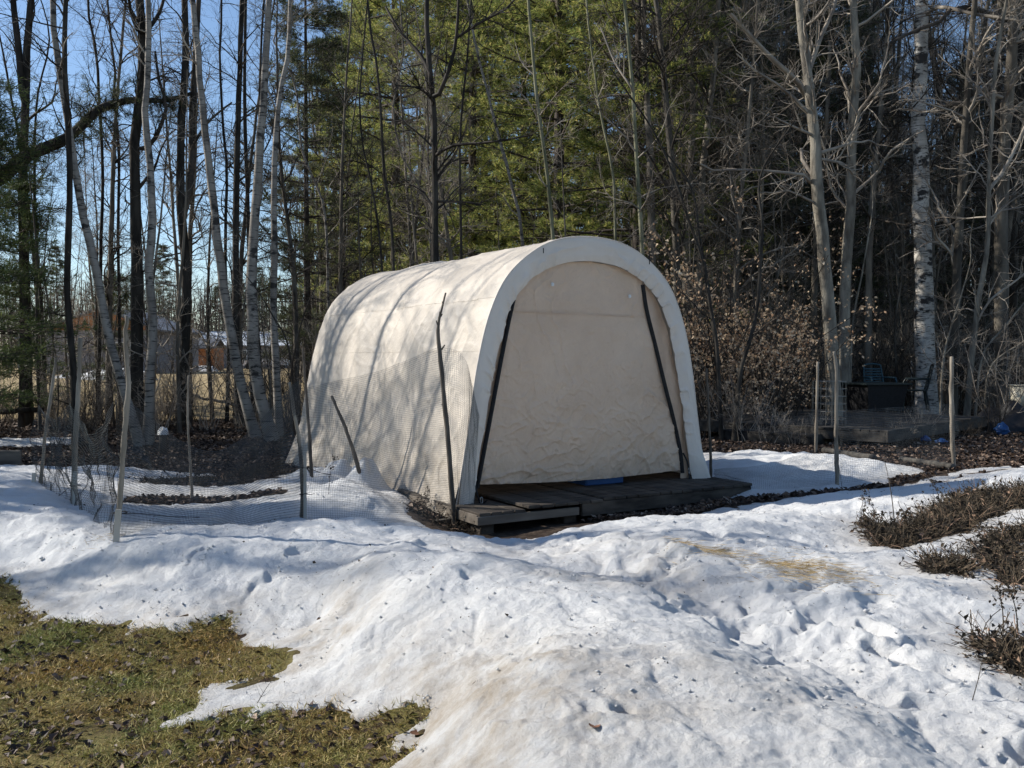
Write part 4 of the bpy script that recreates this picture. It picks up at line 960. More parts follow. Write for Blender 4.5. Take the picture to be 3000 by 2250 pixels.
# right
GR = 'large grey trees at the right'
rt = dict(n1=22, l1=(1.2, 3.2), n2=7, l2=(.5, 1.3), n3=4, l3=(.2, .6), f0=.25, curl=.2)
px_tree('bare_tree', 'tree', 'big grey tree leaning left with long sunlit side limbs', [(2328,-60),(2345,100),(2362,250),(2376,420),(2385,560),(2402,700),(2420,850),(2436,1010),(2446,1230)], 17.5, 52, 28, 'bark_grey', 'twig', 41, GR, limbs=[([(2372,300),(2345,250),(2310,215),(2250,160),(2195,100),(2140,40)], 20, 9, -1), ([(2388,560),(2370,520),(2320,508),(2180,497),(2090,500),(2050,480)], 11, 5, -1.2), ([(2365,280),(2340,265),(2300,240)], 9, 5, .5), ([(2360,240),(2400,120),(2440,30),(2460,-50)], 16, 9, .6), ([(2425,470),(2470,480),(2500,510)], 10, 7, .5)], **rt)
px_tree('bare_tree', 'tree', 'second big grey tree close right of the leaning one', [(2502,-60),(2506,80),(2512,200),(2500,330),(2492,440),(2490,600),(2480,760),(2472,1000),(2476,1210)], 19.5, 44, 28, 'bark_grey', 'twig', 42, GR, **rt)
px_tree('aspen_tree', 'aspen tree', 'tall thick white-barked trunk with dark blotches behind the chairs', [(2700,-60),(2705,150),(2695,330),(2698,500),(2702,700),(2708,900),(2712,1080),(2714,1200)], 21.5, 72, 46, 'aspen', 'twig', 43, GR, limbs=[([(2712,40),(2760,20),(2850,40),(2990,60)], 12, 8, -2)], n1=16, l1=(1, 3), n2=6, l2=(.5, 1.2), n3=4, l3=(.2, .6), f0=.5)
px_tree('bare_tree', 'tree', 'slim tree with pale bark right of the white trunk', [(2920,150),(2905,330),(2895,450),(2893,560),(2885,750),(2858,930),(2830,1160)], 19, 22, 10, 'bark_grey', 'twig', 44, GR, limbs=[([(2893,560),(2940,500),(2990,400),(3030,300)], 12, 7, .4), ([(2855,960),(2900,880),(2980,820),(3050,760)], 8, 4, -.4)], **rt)
px_tree('bare_tree', 'tree', 'tall dark tree at the far right edge', [(2962,-60),(2985,100),(2975,300),(2960,450),(2965,700),(2975,1160)], 22, 34, 24, 'bark_dark', 'twig_dark', 45, GR, limbs=[([(2975,60),(2900,40),(2800,20),(2760,60),(2680,90),(2600,130)], 18, 7, -3)], **rt)
px_tree('bare_tree', 'tree', 'dark tree behind the tan-leaved thicket', [(2030,-60),(2025,150),(2030,350),(2020,520),(2010,700),(2015,1150)], 23, 28, 18, 'bark_far', 'twig', 46, GR, **rt)
px_tree('bare_tree', 'tree', 'dark leaning tree at the left of the tan-leaved thicket', [(1985,560),(2010,640),(2055,760),(2075,880),(2098,1010),(2115,1200)], 15.5, 15, 9, 'bark_dark', 'twig_dark', 47, 'dark stems before the tan-leaved thicket', extra=2, n1=12, l1=(.6, 1.6), n2=5, l2=(.3, .8), n3=4, l3=(.2, .4), f0=.3)
px_tree('bare_tree', 'tree', 'dark stem leaning right through the tan leaves', [(2240,660),(2232,760),(2222,880),(2200,990),(2170,1100),(2150,1220)], 15.3, 18, 9, 'bark_dark', 'twig_dark', 48, 'dark stems before the tan-leaved thicket', extra=1.8, n1=12, l1=(.6, 1.6), n2=5, l2=(.3, .8), n3=4, l3=(.2, .4), f0=.3)
px_tree('bare_tree', 'tree', 'middle dark stem of the tan-leaved thicket', [(2040,690),(2065,800),(2080,920),(2098,1050),(2108,1210)], 16.3, 16, 8, 'bark_dark', 'twig_dark', 49, 'dark stems before the tan-leaved thicket', extra=1.8, n1=12, l1=(.6, 1.6), n2=5, l2=(.3, .8), n3=4, l3=(.2, .4), f0=.3)
for i, (pts, lab) in enumerate((([(2850,780),(2790,980),(2765,1080),(2755,1180)], 'pale bent sapling just right of the white trunk'), ([(3020,860),(2940,960),(2880,1050),(2855,1180)], 'pale sapling leaning far right above the leaf litter'), ([(2990,1000),(2900,1080),(2885,1170)], 'short pale sapling near the right edge'), ([(2560,640),(2530,800),(2500,960),(2490,1180)], 'thin sapling in front of the second big grey tree'))):
    px_tree('sapling', 'sapling', lab, pts, 18.5 + i * .3, 10, 4, 'bark_grey', 'twig', 60 + i, 'pale saplings at the right', extra=1.2, n1=12, l1=(.5, 1.4), n2=5, l2=(.2, .6), n3=3, l3=(.15, .4), f0=.2)

# --- variants for the forest, copied
def variant_bare(H, r, seed, matT, matB, **k):
    rng = np.random.default_rng(seed)
    lean = rng.normal(0, .05 * H, 2)
    path = np.array([[0, 0, -.1], [lean[0] * .15, lean[1] * .15, H * .3], [lean[0] * .5, lean[1] * .5, H * .6], [lean[0], lean[1], H]]) + np.vstack([np.zeros((1, 3)), rng.normal(0, .12, (3, 3))])
    tr, br, L = bare_parts(path, r, r * .15, rng, **k)
    return tr.mesh('trunk', M[matT], True), br.mesh('branches', M[matB], True), L
tall = [variant_bare(H, r, 100 + i, 'bark_far', tm, n1=34, l1=(1.4, 3.6), n2=9, l2=(.6, 1.6), n3=5, l3=(.25, .8), f0=f, low=10, curl=.22, rmin=.0048, sides=7)[:2] for i, (H, r, f, tm) in enumerate(((17, .13, .22, 'twig'), (15, .10, .18, 'twig_dark'), (18, .16, .3, 'twig'), (13, .075, .15, 'twig'), (16, .11, .25, 'twig_dark'), (14, .09, .12, 'twig')))]
sap = [variant_bare(H, r, 120 + i, 'bark_far', tm, n1=18, l1=(.7, 1.9), n2=6, l2=(.3, .9), n3=4, l3=(.15, .4), f0=.08, rmin=.0032, sides=5, curl=.2)[:2] for i, (H, r, tm) in enumerate(((5, .03, 'twig'), (6.5, .04, 'twig_dark'), (4, .022, 'twig'), (7.5, .05, 'twig')))]
def shrub_mesh(seed, H, mat, nst=14, spread=.6, leaf=None):
    rng = np.random.default_rng(seed); a = rng.uniform(0, 6.28, nst)
    n = 8; d = np.stack([np.cos(a) * .35, np.sin(a) * .35, np.ones(nst)], 1); d /= np.linalg.norm(d, axis=1, keepdims=True)
    o = np.stack([rng.normal(0, spread * .35, nst), rng.normal(0, spread * .35, nst), np.full(nst, -.05)], 1)
    L = rng.uniform(.6, 1, nst) * H; pts = [o]; c = o
    for k in range(n - 1):
        d = d + rng.normal(0, .1, d.shape) + np.array([0, 0, -.02]); d /= np.linalg.norm(d, axis=1, keepdims=True); c = c + d * (L / (n - 1))[:, None]; pts.append(c)
    Pp = np.stack(pts, 1); Rr = (L * .005 + .003)[:, None] * np.linspace(1, .3, n)[None]
    mb = MB(); mb.tubes(Pp, Rr, 4)
    A, B = kids(Pp, Rr, 8, .15, .98, H * .15, H * .4, .8, 5, .2, .04, rng, rmin=.0028); mb.tubes(A, B, 3)
    A2, B2 = kids(A, B, 5, .1, .98, H * .06, H * .18, .8, 4, .2, .02, rng, rmin=.0022); mb.tubes(A2, B2, 3)
    lm = None
    if leaf:
        tip = A2[:, 1:].reshape(-1, 3); sel = rng.random(len(tip)) < leaf; cl = fbm(tip[:, 0] * 1.6 + 5, tip[:, 2] * 1.8, seed, 2) > -.15; tip = tip[sel & cl]
        tip = np.repeat(tip, 2, 0) + rng.normal(0, .04, (len(tip) * 2, 3))
        V, Fq = leaves(tip, rng.uniform(.05, .09, len(tip)), rng, 1.6); lm = mk_mesh('leaves', V, Fq, M['tan_leaf'], False)
    return mb.mesh('branches', M[mat], True), lm
shr = [shrub_mesh(140 + i, H, mt, ns) for i, (H, mt, ns) in enumerate(((1.6, 'twig', 16), (2.4, 'twig', 14), (1.2, 'twig_dark', 20), (3.0, 'twig_dark', 12)))]
tan = [shrub_mesh(160 + i, H, 'twig_dark', 12, .8, .5) for i, H in enumerate((4.0, 3.0, 4.8))]

def pine_mesh(H, seed, mat, base_f=.12, spread=.30, tufts=6500, r=.2, open_=0.0, bl=(.10, .19), bw=(.011, .021), nb=7):
    rng = np.random.default_rng(seed)
    tr = MB(); c = np.array([[0, 0, -.1], [.05, 0, H * .4], [0, .06, H]]); c = catmull(c, 14); tr.tubes(c[None], np.linspace(r, .02, 14)[None], 8)
    zs = []; z = H * base_f
    while z < H * .98: zs.append(z); z += rng.uniform(.5, .95) * (1 - .5 * z / H)
    zs = np.array(zs); nn = 7; Z = np.repeat(zs, nn); K = len(Z); Z = Z + rng.normal(0, .06, K)
    a = rng.uniform(0, 6.28, K); f = (Z / H - base_f) / (1 - base_f)
    L = H * spread * np.clip((1 - f) ** .75, .06, 1) * (.55 + .45 * np.clip(f * 5, 0, 1)) * rng.uniform(.55, 1.1, K)
    d = np.stack([np.cos(a), np.sin(a), rng.uniform(-.12, .12, K) + .35 * f], 1); d /= np.linalg.norm(d, axis=1, keepdims=True)
    L = L * np.where(rng.random(K) < .22, .5, 1.0); n = 7; o = np.stack([np.zeros(K), np.zeros(K), Z], 1); pts = [o]; cc = o
    for k in range(n - 1):
        d = d + rng.normal(0, .05, d.shape) + np.array([0, 0, .035 * (k - 1.5)]); d /= np.linalg.norm(d, axis=1, keepdims=True); cc = cc + d * (L / (n - 1))[:, None]; pts.append(cc)
    A = np.stack(pts, 1); R = (L * .011 + .006)[:, None] * np.linspace(1, .25, n)[None]
    B, Br = kids(A, R, 9, .2, 1.0, .5, 1.5, .85, 5, .1, .03, rng, taperlen=.5, rmin=.006)
    B[:, 1:, 2] = B[:, :1, 2] + (B[:, 1:, 2] - B[:, :1, 2]) * .3 + .05
    br = MB(); br.tubes(A, R, 4); br.tubes(B, Br, 3)
    keep = rng.random(len(B)) > open_; Bk = B[keep]
    pt = np.concatenate([Bk[:, 1:].reshape(-1, 3), A[:, 4:].reshape(-1, 3)]); dr = np.concatenate([(Bk[:, 1:] - Bk[:, :-1]).reshape(-1, 3), (A[:, 4:] - A[:, 3:-1]).reshape(-1, 3)])
    idx = rng.integers(0, len(pt), tufts); o = pt[idx] + rng.normal(0, .06, (tufts, 3)) * [1, 1, .7]; dd = dr[idx]; dd /= np.linalg.norm(dd, axis=1, keepdims=True) + 1e-9
    o = np.repeat(o, nb, 0); dd = np.repeat(dd, nb, 0) + rng.normal(0, .75, (tufts * nb, 3)) + [0, 0, .15]
    V, Fq = blades(o, dd, rng.uniform(bl[0], bl[1], len(o)), rng.uniform(bw[0], bw[1], len(o)), rng)
    return tr.mesh('trunk', M['pine_bark'], True), br.mesh('limbs', M['pine_bark'], True), mk_mesh('needles', V, Fq, M[mat], False)
pines = [pine_mesh(21, 201, 'needles', .10, .22, 24000, .22), pine_mesh(18, 202, 'needles', .06, .24, 22000, .19), pine_mesh(22, 203, 'needles', .15, .22, 24000, .24)]
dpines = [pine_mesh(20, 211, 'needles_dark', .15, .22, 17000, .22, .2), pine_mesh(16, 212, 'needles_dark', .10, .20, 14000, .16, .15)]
def place(name, cat, label, meshes, pnames, x, y, rz, sc, group):
    o = empty(name, (x, y, gz(x, y)), label, cat, group, rz, sc)
    for me, pn in zip(meshes, pnames):
        if me is not None: link(pn, me, o)
    return o
PN = ('trunk', 'limbs', 'needles'); BN = ('trunk', 'branches')
rp = random.Random(3)
def xy(px, Y): return ((px - 1500) / F * Y, Y)
pl = [(1160, 32, 0, 1.12, 'broad sunlit yellow green pine, leftmost of the bright pines'), (1390, 29.5, 1, 1.15, 'sunlit pine directly above the shelter roof middle'), (1640, 26, 2, .95, 'bright pine above the shelter arch'), (1870, 23.5, 1, 1.0, 'pine just right of the shelter peak, nearest of the row'), (1290, 38, 2, 1.2, None), (1530, 36, 0, 1.15, None), (1760, 33, 0, 1.2, None), (1080, 42, 1, 1.0, None), (1420, 46, 2, 1.3, None), (1650, 44, 0, 1.3, None), (1990, 32, 2, 1.1, None)]
for i, (px, Y, k, sc, lab) in enumerate(pl):
    x, y = xy(px, Y)
    place('pine_tree', 'pine tree', lab or 'tall yellow green pine in the row behind the shelter', pines[k], PN, x, y, rp.uniform(0, 6.28), sc, 'green pines behind the shelter')
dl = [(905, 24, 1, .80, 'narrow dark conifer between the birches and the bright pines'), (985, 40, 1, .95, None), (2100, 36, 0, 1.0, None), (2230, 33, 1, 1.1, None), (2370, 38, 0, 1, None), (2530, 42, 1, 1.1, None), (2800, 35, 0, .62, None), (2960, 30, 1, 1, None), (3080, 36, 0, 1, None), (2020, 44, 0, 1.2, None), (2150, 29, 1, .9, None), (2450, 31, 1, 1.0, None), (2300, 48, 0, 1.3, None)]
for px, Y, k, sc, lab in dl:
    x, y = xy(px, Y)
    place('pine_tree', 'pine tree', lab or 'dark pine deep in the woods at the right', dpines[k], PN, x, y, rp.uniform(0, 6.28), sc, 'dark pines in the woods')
# near green boughs, far left
gp = pine_mesh(6.2, 221, 'needles_green', .12, .24, 3600, .09, .1, (.09, .15), (.008, .014), 8)
for (px, Y, sc, lab) in ((-60, 15.5, 1.0, 'young green white pine at the left edge of the frame'), (60, 18.5, .8, 'smaller green pine behind the dark tree at the left edge'), (350, 24, .55, 'little green pine showing between the birches in front of the house')):
    x, y = xy(px, Y); place('young_pine', 'pine tree', lab, gp, PN, x, y, rp.uniform(0, 6.28), sc, 'young green pines at the left')
# the far hedge of pines and bare trees beyond the houses
for i, px in enumerate((-80, 60, 170, 330, 480, 640, 760, 870)):
    Y = 92 + (i * 37 % 21); x, y = xy(px, Y)
    place('pine_tree', 'pine tree', 'distant pine in the treeline beyond the houses', dpines[i % 2], PN, x, y, i * 1.3, .55 + .2 * ((i * 13) % 7) / 7, 'distant pines beyond the houses')
# bare forest trees
GF = 'bare trees in the dense woods'; n = 0
rf = np.random.default_rng(12); placed = []
def try_place(lo, hi, y0, y1, dmin):
    for _ in range(60):
        Y = rf.uniform(y0, y1); px = rf.uniform(lo, hi); x, y = xy(px, Y)
        if all((x - a) ** 2 + (y - b) ** 2 > dmin ** 2 for a, b in placed): placed.append((x, y)); return px, x, y
    return px, x, y
def zone(px): return 'left of the shelter' if px < 950 else ('behind the shelter' if px < 1950 else 'right of the shelter')
for i in range(96):
    px, x, y = try_place(1900, 3200, 20, 44, .9)
    place('bare_tree', 'tree', 'bare grey tree in the dense woods right of the shelter', tall[i % 6], BN, x, y, rf.uniform(0, 6.28), rf.uniform(.75, 1.1), GF)
for i in range(12):
    px, x, y = try_place(950, 1900, 20, 34, 1.2)
    place('bare_tree', 'tree', 'thin bare tree standing among the bright green pines', tall[(i * 5 + 3) % 6], BN, x, y, rf.uniform(0, 6.28), rf.uniform(.5, .7), 'thin bare trees among the pines')
for i in range(12):
    px, x, y = try_place(-150, 1000, 19, 27, 1.5)
    place('bare_tree', 'tree', 'thin bare tree in the open strip left of the shelter', tall[(3, 1, 4)[i % 3]], BN, x, y, rf.uniform(0, 6.28), rf.uniform(.55, .8), 'thin bare trees left of the shelter')
for i in range(30):
    px, x, y = try_place(-100, 1000, 17, 26, .6)
    place('sapling', 'sapling', 'thin bare sapling in the hedge strip left of the shelter', sap[i % 4], BN, x, y, rf.uniform(0, 6.28), rf.uniform(.5, 1.0), 'saplings left of the shelter')
for i in range(70):
    px, x, y = try_place(1950, 3150, 17.5, 30, .6)
    if 2250 < px < 2950 and y < 21.5: y += 4; x = (px - 1500) / F * y
    place('sapling', 'sapling', 'thin bare sapling in the understorey right of the shelter', sap[i % 4], BN, x, y, rf.uniform(0, 6.28), rf.uniform(.5, 1.0), 'saplings right of the shelter')
for i in range(14):
    px, x, y = try_place(950, 1950, 17, 24, .8)
    place('sapling', 'sapling', 'thin bare sapling rising behind the shelter roof', sap[(i + 1) % 4], BN, x, y, rf.uniform(0, 6.28), rf.uniform(.8, 1.1), 'saplings behind the roof')
for i in range(44):
    px, x, y = try_place(-100, 960, 16.5, 22, .4)
    o = link('shrub', shr[i % 4][0], loc=(x, y, gz(x, y)), rz=rf.uniform(0, 6.28), sc=rf.uniform(.5, .8)); tag(o, 'bare twiggy shrub along the edge of the tan field', 'shrub', 'bare shrubs by the field')
for i in range(60):
    px, x, y = try_place(1980, 3150, 17, 30, .5)
    if 2250 < px < 2950 and y < 22: y += 4.5; x = (px - 1500) / F * y
    o = link('shrub', shr[i % 4][0], loc=(x, y, gz(x, y)), rz=rf.uniform(0, 6.28), sc=rf.uniform(.7, 1.15)); tag(o, 'bare brown shrub beneath the trees right of the shelter', 'shrub', 'bare shrubs in the woods')
for i, (px, Y, k, sc) in enumerate(((2080, 16.5, 0, 1), (2180, 17.2, 1, 1.05), (2265, 17.8, 2, .8), (2130, 18.5, 2, 1.0), (2300, 19, 0, .8), (2050, 18, 1, 1.1), (2240, 16.2, 1, .75), (2330, 20.5, 1, .8))):
    x, y = xy(px, Y); o = empty('beech_shrub', (x, y, gz(x, y)), ['tan-leaved beech shrub nearest the shelter edge', 'tan-leaved beech shrub in the thicket middle', 'tall tan-leaved beech shrub behind the thicket', 'tan-leaved beech shrub left of the big grey tree', 'tan-leaved beech shrub at the thicket right side', 'tan-leaved beech shrub just beyond the hood', 'low tan-leaved beech shrub at the thicket foot', 'farthest tan-leaved beech shrub behind the grey trees'][i], 'shrub', 'beech shrubs keeping tan leaves', i * 1.7, sc)
    link('branches', tan[k][0], o); link('leaves', tan[k][1], o)
for i, (px, Y, sc) in enumerate(((2330, 14.6, .34), (2400, 15.2, .28), (2480, 14.4, .26), (2560, 14.6, .24), (2640, 14.5, .3), (2700, 15.4, .32), (2850, 15.6, .4), (2930, 16.2, .5), (2260, 15, .5), (2180, 15.4, .6))):
    x, y = xy(px, Y); o = link('shrub', shr[i % 4][0], loc=(x, y, gz(x, y)), rz=i * 1.9, sc=sc); tag(o, 'small dry twiggy weed clump before the grey platform', 'shrub', 'dry weed clumps before the platform')
# trees out to the left that throw the dappled shade
for i, (x, y, k, sc) in enumerate(((-11.5, 14.2, 0, .8), (-13.5, 15.8, 3, .9), (-10.6, 16.6, 1, .85), (-16, 17.5, 2, .8), (-14.6, 13.2, 4, .7), (-18.5, 19.5, 5, .9), (-12.4, 19, 4, .9), (-20, 15.5, 1, .9), (-17.2, 12.6, 3, .8), (-9.6, 12.6, 3, .6), (-12, 11.2, 5, .6), (-10.4, 9.4, 2, .62), (-12.6, 8.2, 0, .6), (-9.8, 7.6, 4, .5), (-9.3, 13.3, 3, .55), (-12.6, 13.1, 5, .6), (-10.6, 14.9, 2, .5), (-15.9, 16.3, 0, .7), (-13.9, 14.6, 1, .6), (-10.2, 12.4, 4, .45), (-8.3, 12.3, 0, .56), (-8.7, 13.2, 2, .5), (-9.3, 11.4, 1, .6), (-8.1, 11.3, 4, .5), (-10.8, 13.9, 5, .62))):
    place('bare_tree', 'tree', 'bare tree standing just outside the left edge of the view', tall[k], BN, x, y, i * 2.1, sc, 'bare trees beyond the left edge')
for i, (x, y, sc) in enumerate(((-11.2, 9.3, .52), (-14.5, 10.6, .6))):
    place('pine_tree', 'pine tree', 'small dark pine standing just outside the left edge of the view', dpines[1], PN, x, y, i * 2.0, sc, 'small pines beyond the left edge')
# far woods as one mass
def far_woods():
    rng = np.random.default_rng(44); mb = MB()
    K = 620; Y = rng.uniform(38, 75, K); px = rng.uniform(880, 3400, K); x = (px - 1500) / F * Y
    K2 = 420; Y2 = rng.uniform(98, 118, K2); px2 = rng.uniform(-300, 1000, K2)
    x = np.r_[x, (px2 - 1500) / F * Y2]; Y = np.r_[Y, Y2]; K += K2
    H = rng.uniform(9, 15, K); n = 7
    H[-K2:] *= .75
    o = np.stack([x, Y, np.full(K, .25)], 1); d = np.stack([rng.normal(0, .04, K), rng.normal(0, .04, K), np.ones(K)], 1)
    A = o[:, None] + d[:, None] * (H[:, None] * np.linspace(0, 1, n)[None])[..., None]; A[:, 1:-1, :2] += rng.normal(0, .12, (K, n - 2, 2))
    R = rng.uniform(.06, .17, K)[:, None] * np.linspace(1, .2, n)[None]; mb.tubes(A, R, 5)
    B, Br = kids(A, R, 14, .08, .98, 1.2, 4.0, .85, 5, .16, .05, rng, rmin=.012); mb.tubes(B, Br, 3)
    C, Cr = kids(B, Br, 4, .2, .98, .6, 1.6, .8, 4, .2, .03, rng, rmin=.009); mb.tubes(C, Cr, 3)
    o = mb.build('far_woods', M['bark_far'], smooth=True)
    tag(o, 'dense mass of distant bare trees closing the view', 'woods', kind='stuff')
far_woods()
def brush():
    rng = np.random.default_rng(46); mb = MB(); K = 5200
    Y = rng.uniform(22, 46, K); px = rng.uniform(900, 3300, K); x = (px - 1500) / F * Y
    n = 5; H = rng.uniform(.8, 3.2, K); o = np.stack([x, Y, ground_h(x, Y) - .05], 1); d = np.stack([rng.normal(0, .35, K), rng.normal(0, .35, K), np.ones(K)], 1)
    A = [o]; c = o
    for k in range(n - 1):
        d = d + rng.normal(0, .16, d.shape); d /= np.linalg.norm(d, axis=1, keepdims=True); c = c + d * (H / (n - 1))[:, None]; A.append(c)
    A = np.stack(A, 1); R = np.full(K, .010)[:, None] * np.linspace(1, .5, n)[None]; mb.tubes(A, R, 3)
    B, Br = kids(A, R, 3, .2, .98, .3, 1.0, .8, 4, .2, .02, rng, rmin=.006); mb.tubes(B, Br, 3)
    tag(mb.build('brush', M['twig'], smooth=True), 'tangled brown undergrowth between the trunks', 'undergrowth', kind='stuff')
brush()

# ------------------------------------------------------------------ far buildings
def wall_quad(mb, a, b, z0, z1):
    mb.add([[a[0], a[1], z0], [b[0], b[1], z0], [b[0], b[1], z1], [a[0], a[1], z1]], [[0, 1, 2, 3]])
M['siding'] = simple('siding', (.20, .195, .21), (.25, .24, .255), 1.5, (1, 1, 12), .7)
M['orange'] = simple('orange', (.34, .14, .055), (.44, .19, .08), 2, (8, 8, 1), .7)
M['roofd'] = simple('roofd', (.10, .105, .12), (.15, .155, .17), 2, rough=.6)
M['roofw'] = simple('roofw', (.62, .66, .70), (.72, .75, .78), 1, (6, 1, 1), .4)
M['glass'] = simple('glass', (.03, .035, .045), rough=.15, spec=.8)
M['yellow'] = simple('yellow', (.70, .52, .16), (.8, .62, .22), 1, rough=.7)  # on the shed end this colour stands in for sunlight
M['car'] = simple('car', (.75, .76, .78), rough=.25, spec=.6)
M['tyre'] = simple('tyre', (.02, .02, .02), rough=.8)
HY = 66; hx = (297 - 1500) / F * HY; kx = HY / F
gzf = .30
h = empty('house', (hx, HY, gzf), 'single-storey grey house with an orange-brown gable seen through the birches', 'house')
wW = 320 * kx; wH = 3.1; dep = 9
mb = MB(); mb.box((0, dep / 2, wH / 2), (wW, dep, wH)); mb.build('wall', M['siding'], h)
mb = MB(); g = 1.45; ov = .35
mb.add([[-wW / 2 - ov, -.06, wH - .02], [wW / 2 + ov, -.06, wH - .02], [0, -.06, wH + g], [0, -.06, wH - .02], [-wW / 2 - ov, .1, wH - .02], [wW / 2 + ov, .1, wH - .02], [0, .1, wH + g], [0, .1, wH - .02]], [[0, 3, 2, 2][:4], [3, 1, 2, 2]][:0] or [[0, 3, 7, 4], [3, 1, 5, 7]])
V = [[-wW / 2 - ov, -.06, wH], [0, -.06, wH], [0, -.06, wH + g], [wW / 2 + ov, -.06, wH]]
mb.add(V + [[-wW / 4 - ov / 2, -.06, wH + g / 2], [wW / 4 + ov / 2, -.06, wH + g / 2]], [[0, 1, 2, 4], [1, 3, 5, 2]])
mb.build('gable', M['orange'], h)
rf_ = MB()
for s in (-1, 1):
    a = np.array([s * (wW / 2 + ov + .15), 0, wH - .12]); b = np.array([0, 0, wH + g + .06]); t = np.array([0, 0, .14])
    v = []
    for yy in (-.35, dep + .3):
        for q in (a, b, b + t, a + t): v.append([q[0], yy, q[2]])
    rf_.add(v, [[0, 1, 2, 3], [4, 7, 6, 5], [0, 4, 5, 1], [3, 2, 6, 7], [0, 3, 7, 4], [1, 5, 6, 2]])
rf_.build('roof', M['roofd'], h)
for wx in (-1.9, 1.6):
    mb = MB(); mb.box((wx, -.03, 1.75), (1.1, .06, 1.0)); wd = mb.build('window', M['white'], h); mb = MB(); mb.box((wx, -.07, 1.75), (.94, .03, .84)); mb.build('pane', M['glass'], wd)
pc = MB(); pc.box((-wW / 2 - 1.2, 2.5, 2.55), (2.4, 4.5, .18)); pc.box((-wW / 2 - 2.2, .5, 1.23), (.15, .15, 2.46)); pc.build('porch', M['roofd'], h)
SY_ = 80; sx = (580 - 1500) / F * SY_; kx = SY_ / F
sh = empty('garden_shed', (sx, SY_, gzf), 'small orange wooden shed with a dark metal roof', 'shed')
W0 = 92 * kx; H0 = 66 * kx
mb = MB(); mb.box((0, 1.4, H0 / 2), (W0, 2.8, H0)); mb.build('wall', M['orange'], sh)
mb = MB(); mb.box((-W0 / 2 - .5, 1.4, H0 / 2 + .1), (.42, 2.6, H0 + .1)); mb.build('sunlit_end_wall', M['yellow'], sh)  # sunlight on the orange shed's left end, painted in as bright yellow
mb = MB(); v = [[-W0 / 2 - .9, -.3, H0 - .05], [W0 / 2 + .2, -.3, H0 - .05], [W0 / 2 + .2, 1.4, H0 + .75], [-W0 / 2 - .9, 1.4, H0 + .75], [W0 / 2 + .2, 3.1, H0 - .05], [-W0 / 2 - .9, 3.1, H0 - .05]]
v2 = [[a, b, c + .08] for a, b, c in v]; mb.add(v + v2, [[0, 3, 2, 1], [3, 5, 4, 2], [6, 7, 8, 9], [9, 8, 10, 11], [0, 1, 7, 6], [5, 11, 10, 4], [0, 6, 9, 3], [3, 9, 11, 5], [1, 2, 8, 7], [2, 4, 10, 8]]); mb.build('roof', M['roofd'], sh)
mb = MB(); mb.box((W0 * .1, -.03, H0 * .42), (W0 * .5, .05, H0 * .8)); mb.build('door', M['orange'], sh)
LY = 96; lx = (740 - 1500) / F * LY; kx = LY / F
lb = empty('long_building', (lx, LY, gzf), 'long low grey building with a white metal roof', 'building')
W1 = 330 * kx; H1 = 2.4
mb = MB(); mb.box((0, 3, H1 / 2), (W1, 6, H1)); mb.build('wall', M['siding'], lb)
mb = MB(); v = [[-W1 / 2 - .3, -.5, H1 - .1], [W1 / 2 + .3, -.5, H1 - .1], [W1 / 2 - .8, 3, H1 + 1.4], [-W1 / 2 + .2, 3, H1 + 1.4], [W1 / 2 + .3, 6.5, H1 - .1], [-W1 / 2 - .3, 6.5, H1 - .1]]
v2 = [[a, b, c + .1] for a, b, c in v]; mb.add(v + v2, [[0, 3, 2, 1], [3, 5, 4, 2], [6, 7, 8, 9], [9, 8, 10, 11], [0, 1, 7, 6], [5, 11, 10, 4], [0, 6, 9, 3], [3, 9, 11, 5], [1, 2, 8, 7], [2, 4, 10, 8]]); mb.build('roof', M['roofw'], lb)
for wx in (-4, -1, 3.2):
    mb = MB(); mb.box((wx, -.03, 1.35), (.9, .06, 1.1)); wd = mb.build('window', M['white'], lb); mb = MB(); mb.box((wx, -.07, 1.35), (.76, .03, .94)); mb.build('pane', M['glass'], wd)
# parked car
cy = 88; cxw = (778 - 1500) / F * cy
car = empty('parked_car', (cxw, cy, gzf), 'small white car parked before the long grey building', 'car')
prof = [(-2.1, .35), (-2.15, .75), (-1.5, .85), (-.95, 1.02), (-.4, 1.42), (.9, 1.45), (1.6, 1.0), (2.1, .92), (2.15, .4)]
pr = catmull([(a, b, 0) for a, b in prof], 40)[:, :2]
V = []; 
for yy, sx_ in ((-.82, .97), (-.85, 1), (.85, 1), (.82, .97)):
    for a, b in pr: V.append([a * sx_, yy, b])
    
V = np.array(V); f = grid_faces(4, 40)
mb = MB(); mb.add(V, f)
cap = []
for k in range(20):
    if k < 19: cap.append([k, k + 1, 38 - k, 39 - k])
mb.add(V[:40], cap); mb.add(V[120:], [q[::-1] for q in cap]); mb.build('body', M['car'], car, True)
mb = MB(); mb.add([[-.85, -.862, 1.0], [1.45, -.862, 1.0], [.85, -.862, 1.36], [-.4, -.862, 1.36]], [[0, 1, 2, 3]]); mb.build('side_window', M['glass'], car)
for wx in (-1.35, 1.35):
    for yy in (-.86, .66):
        mb = MB(); mb.cyl((wx, yy, .33), (wx, yy + .2, .33), .33, sides=18); mb.build('wheel', M['tyre'], car, True)
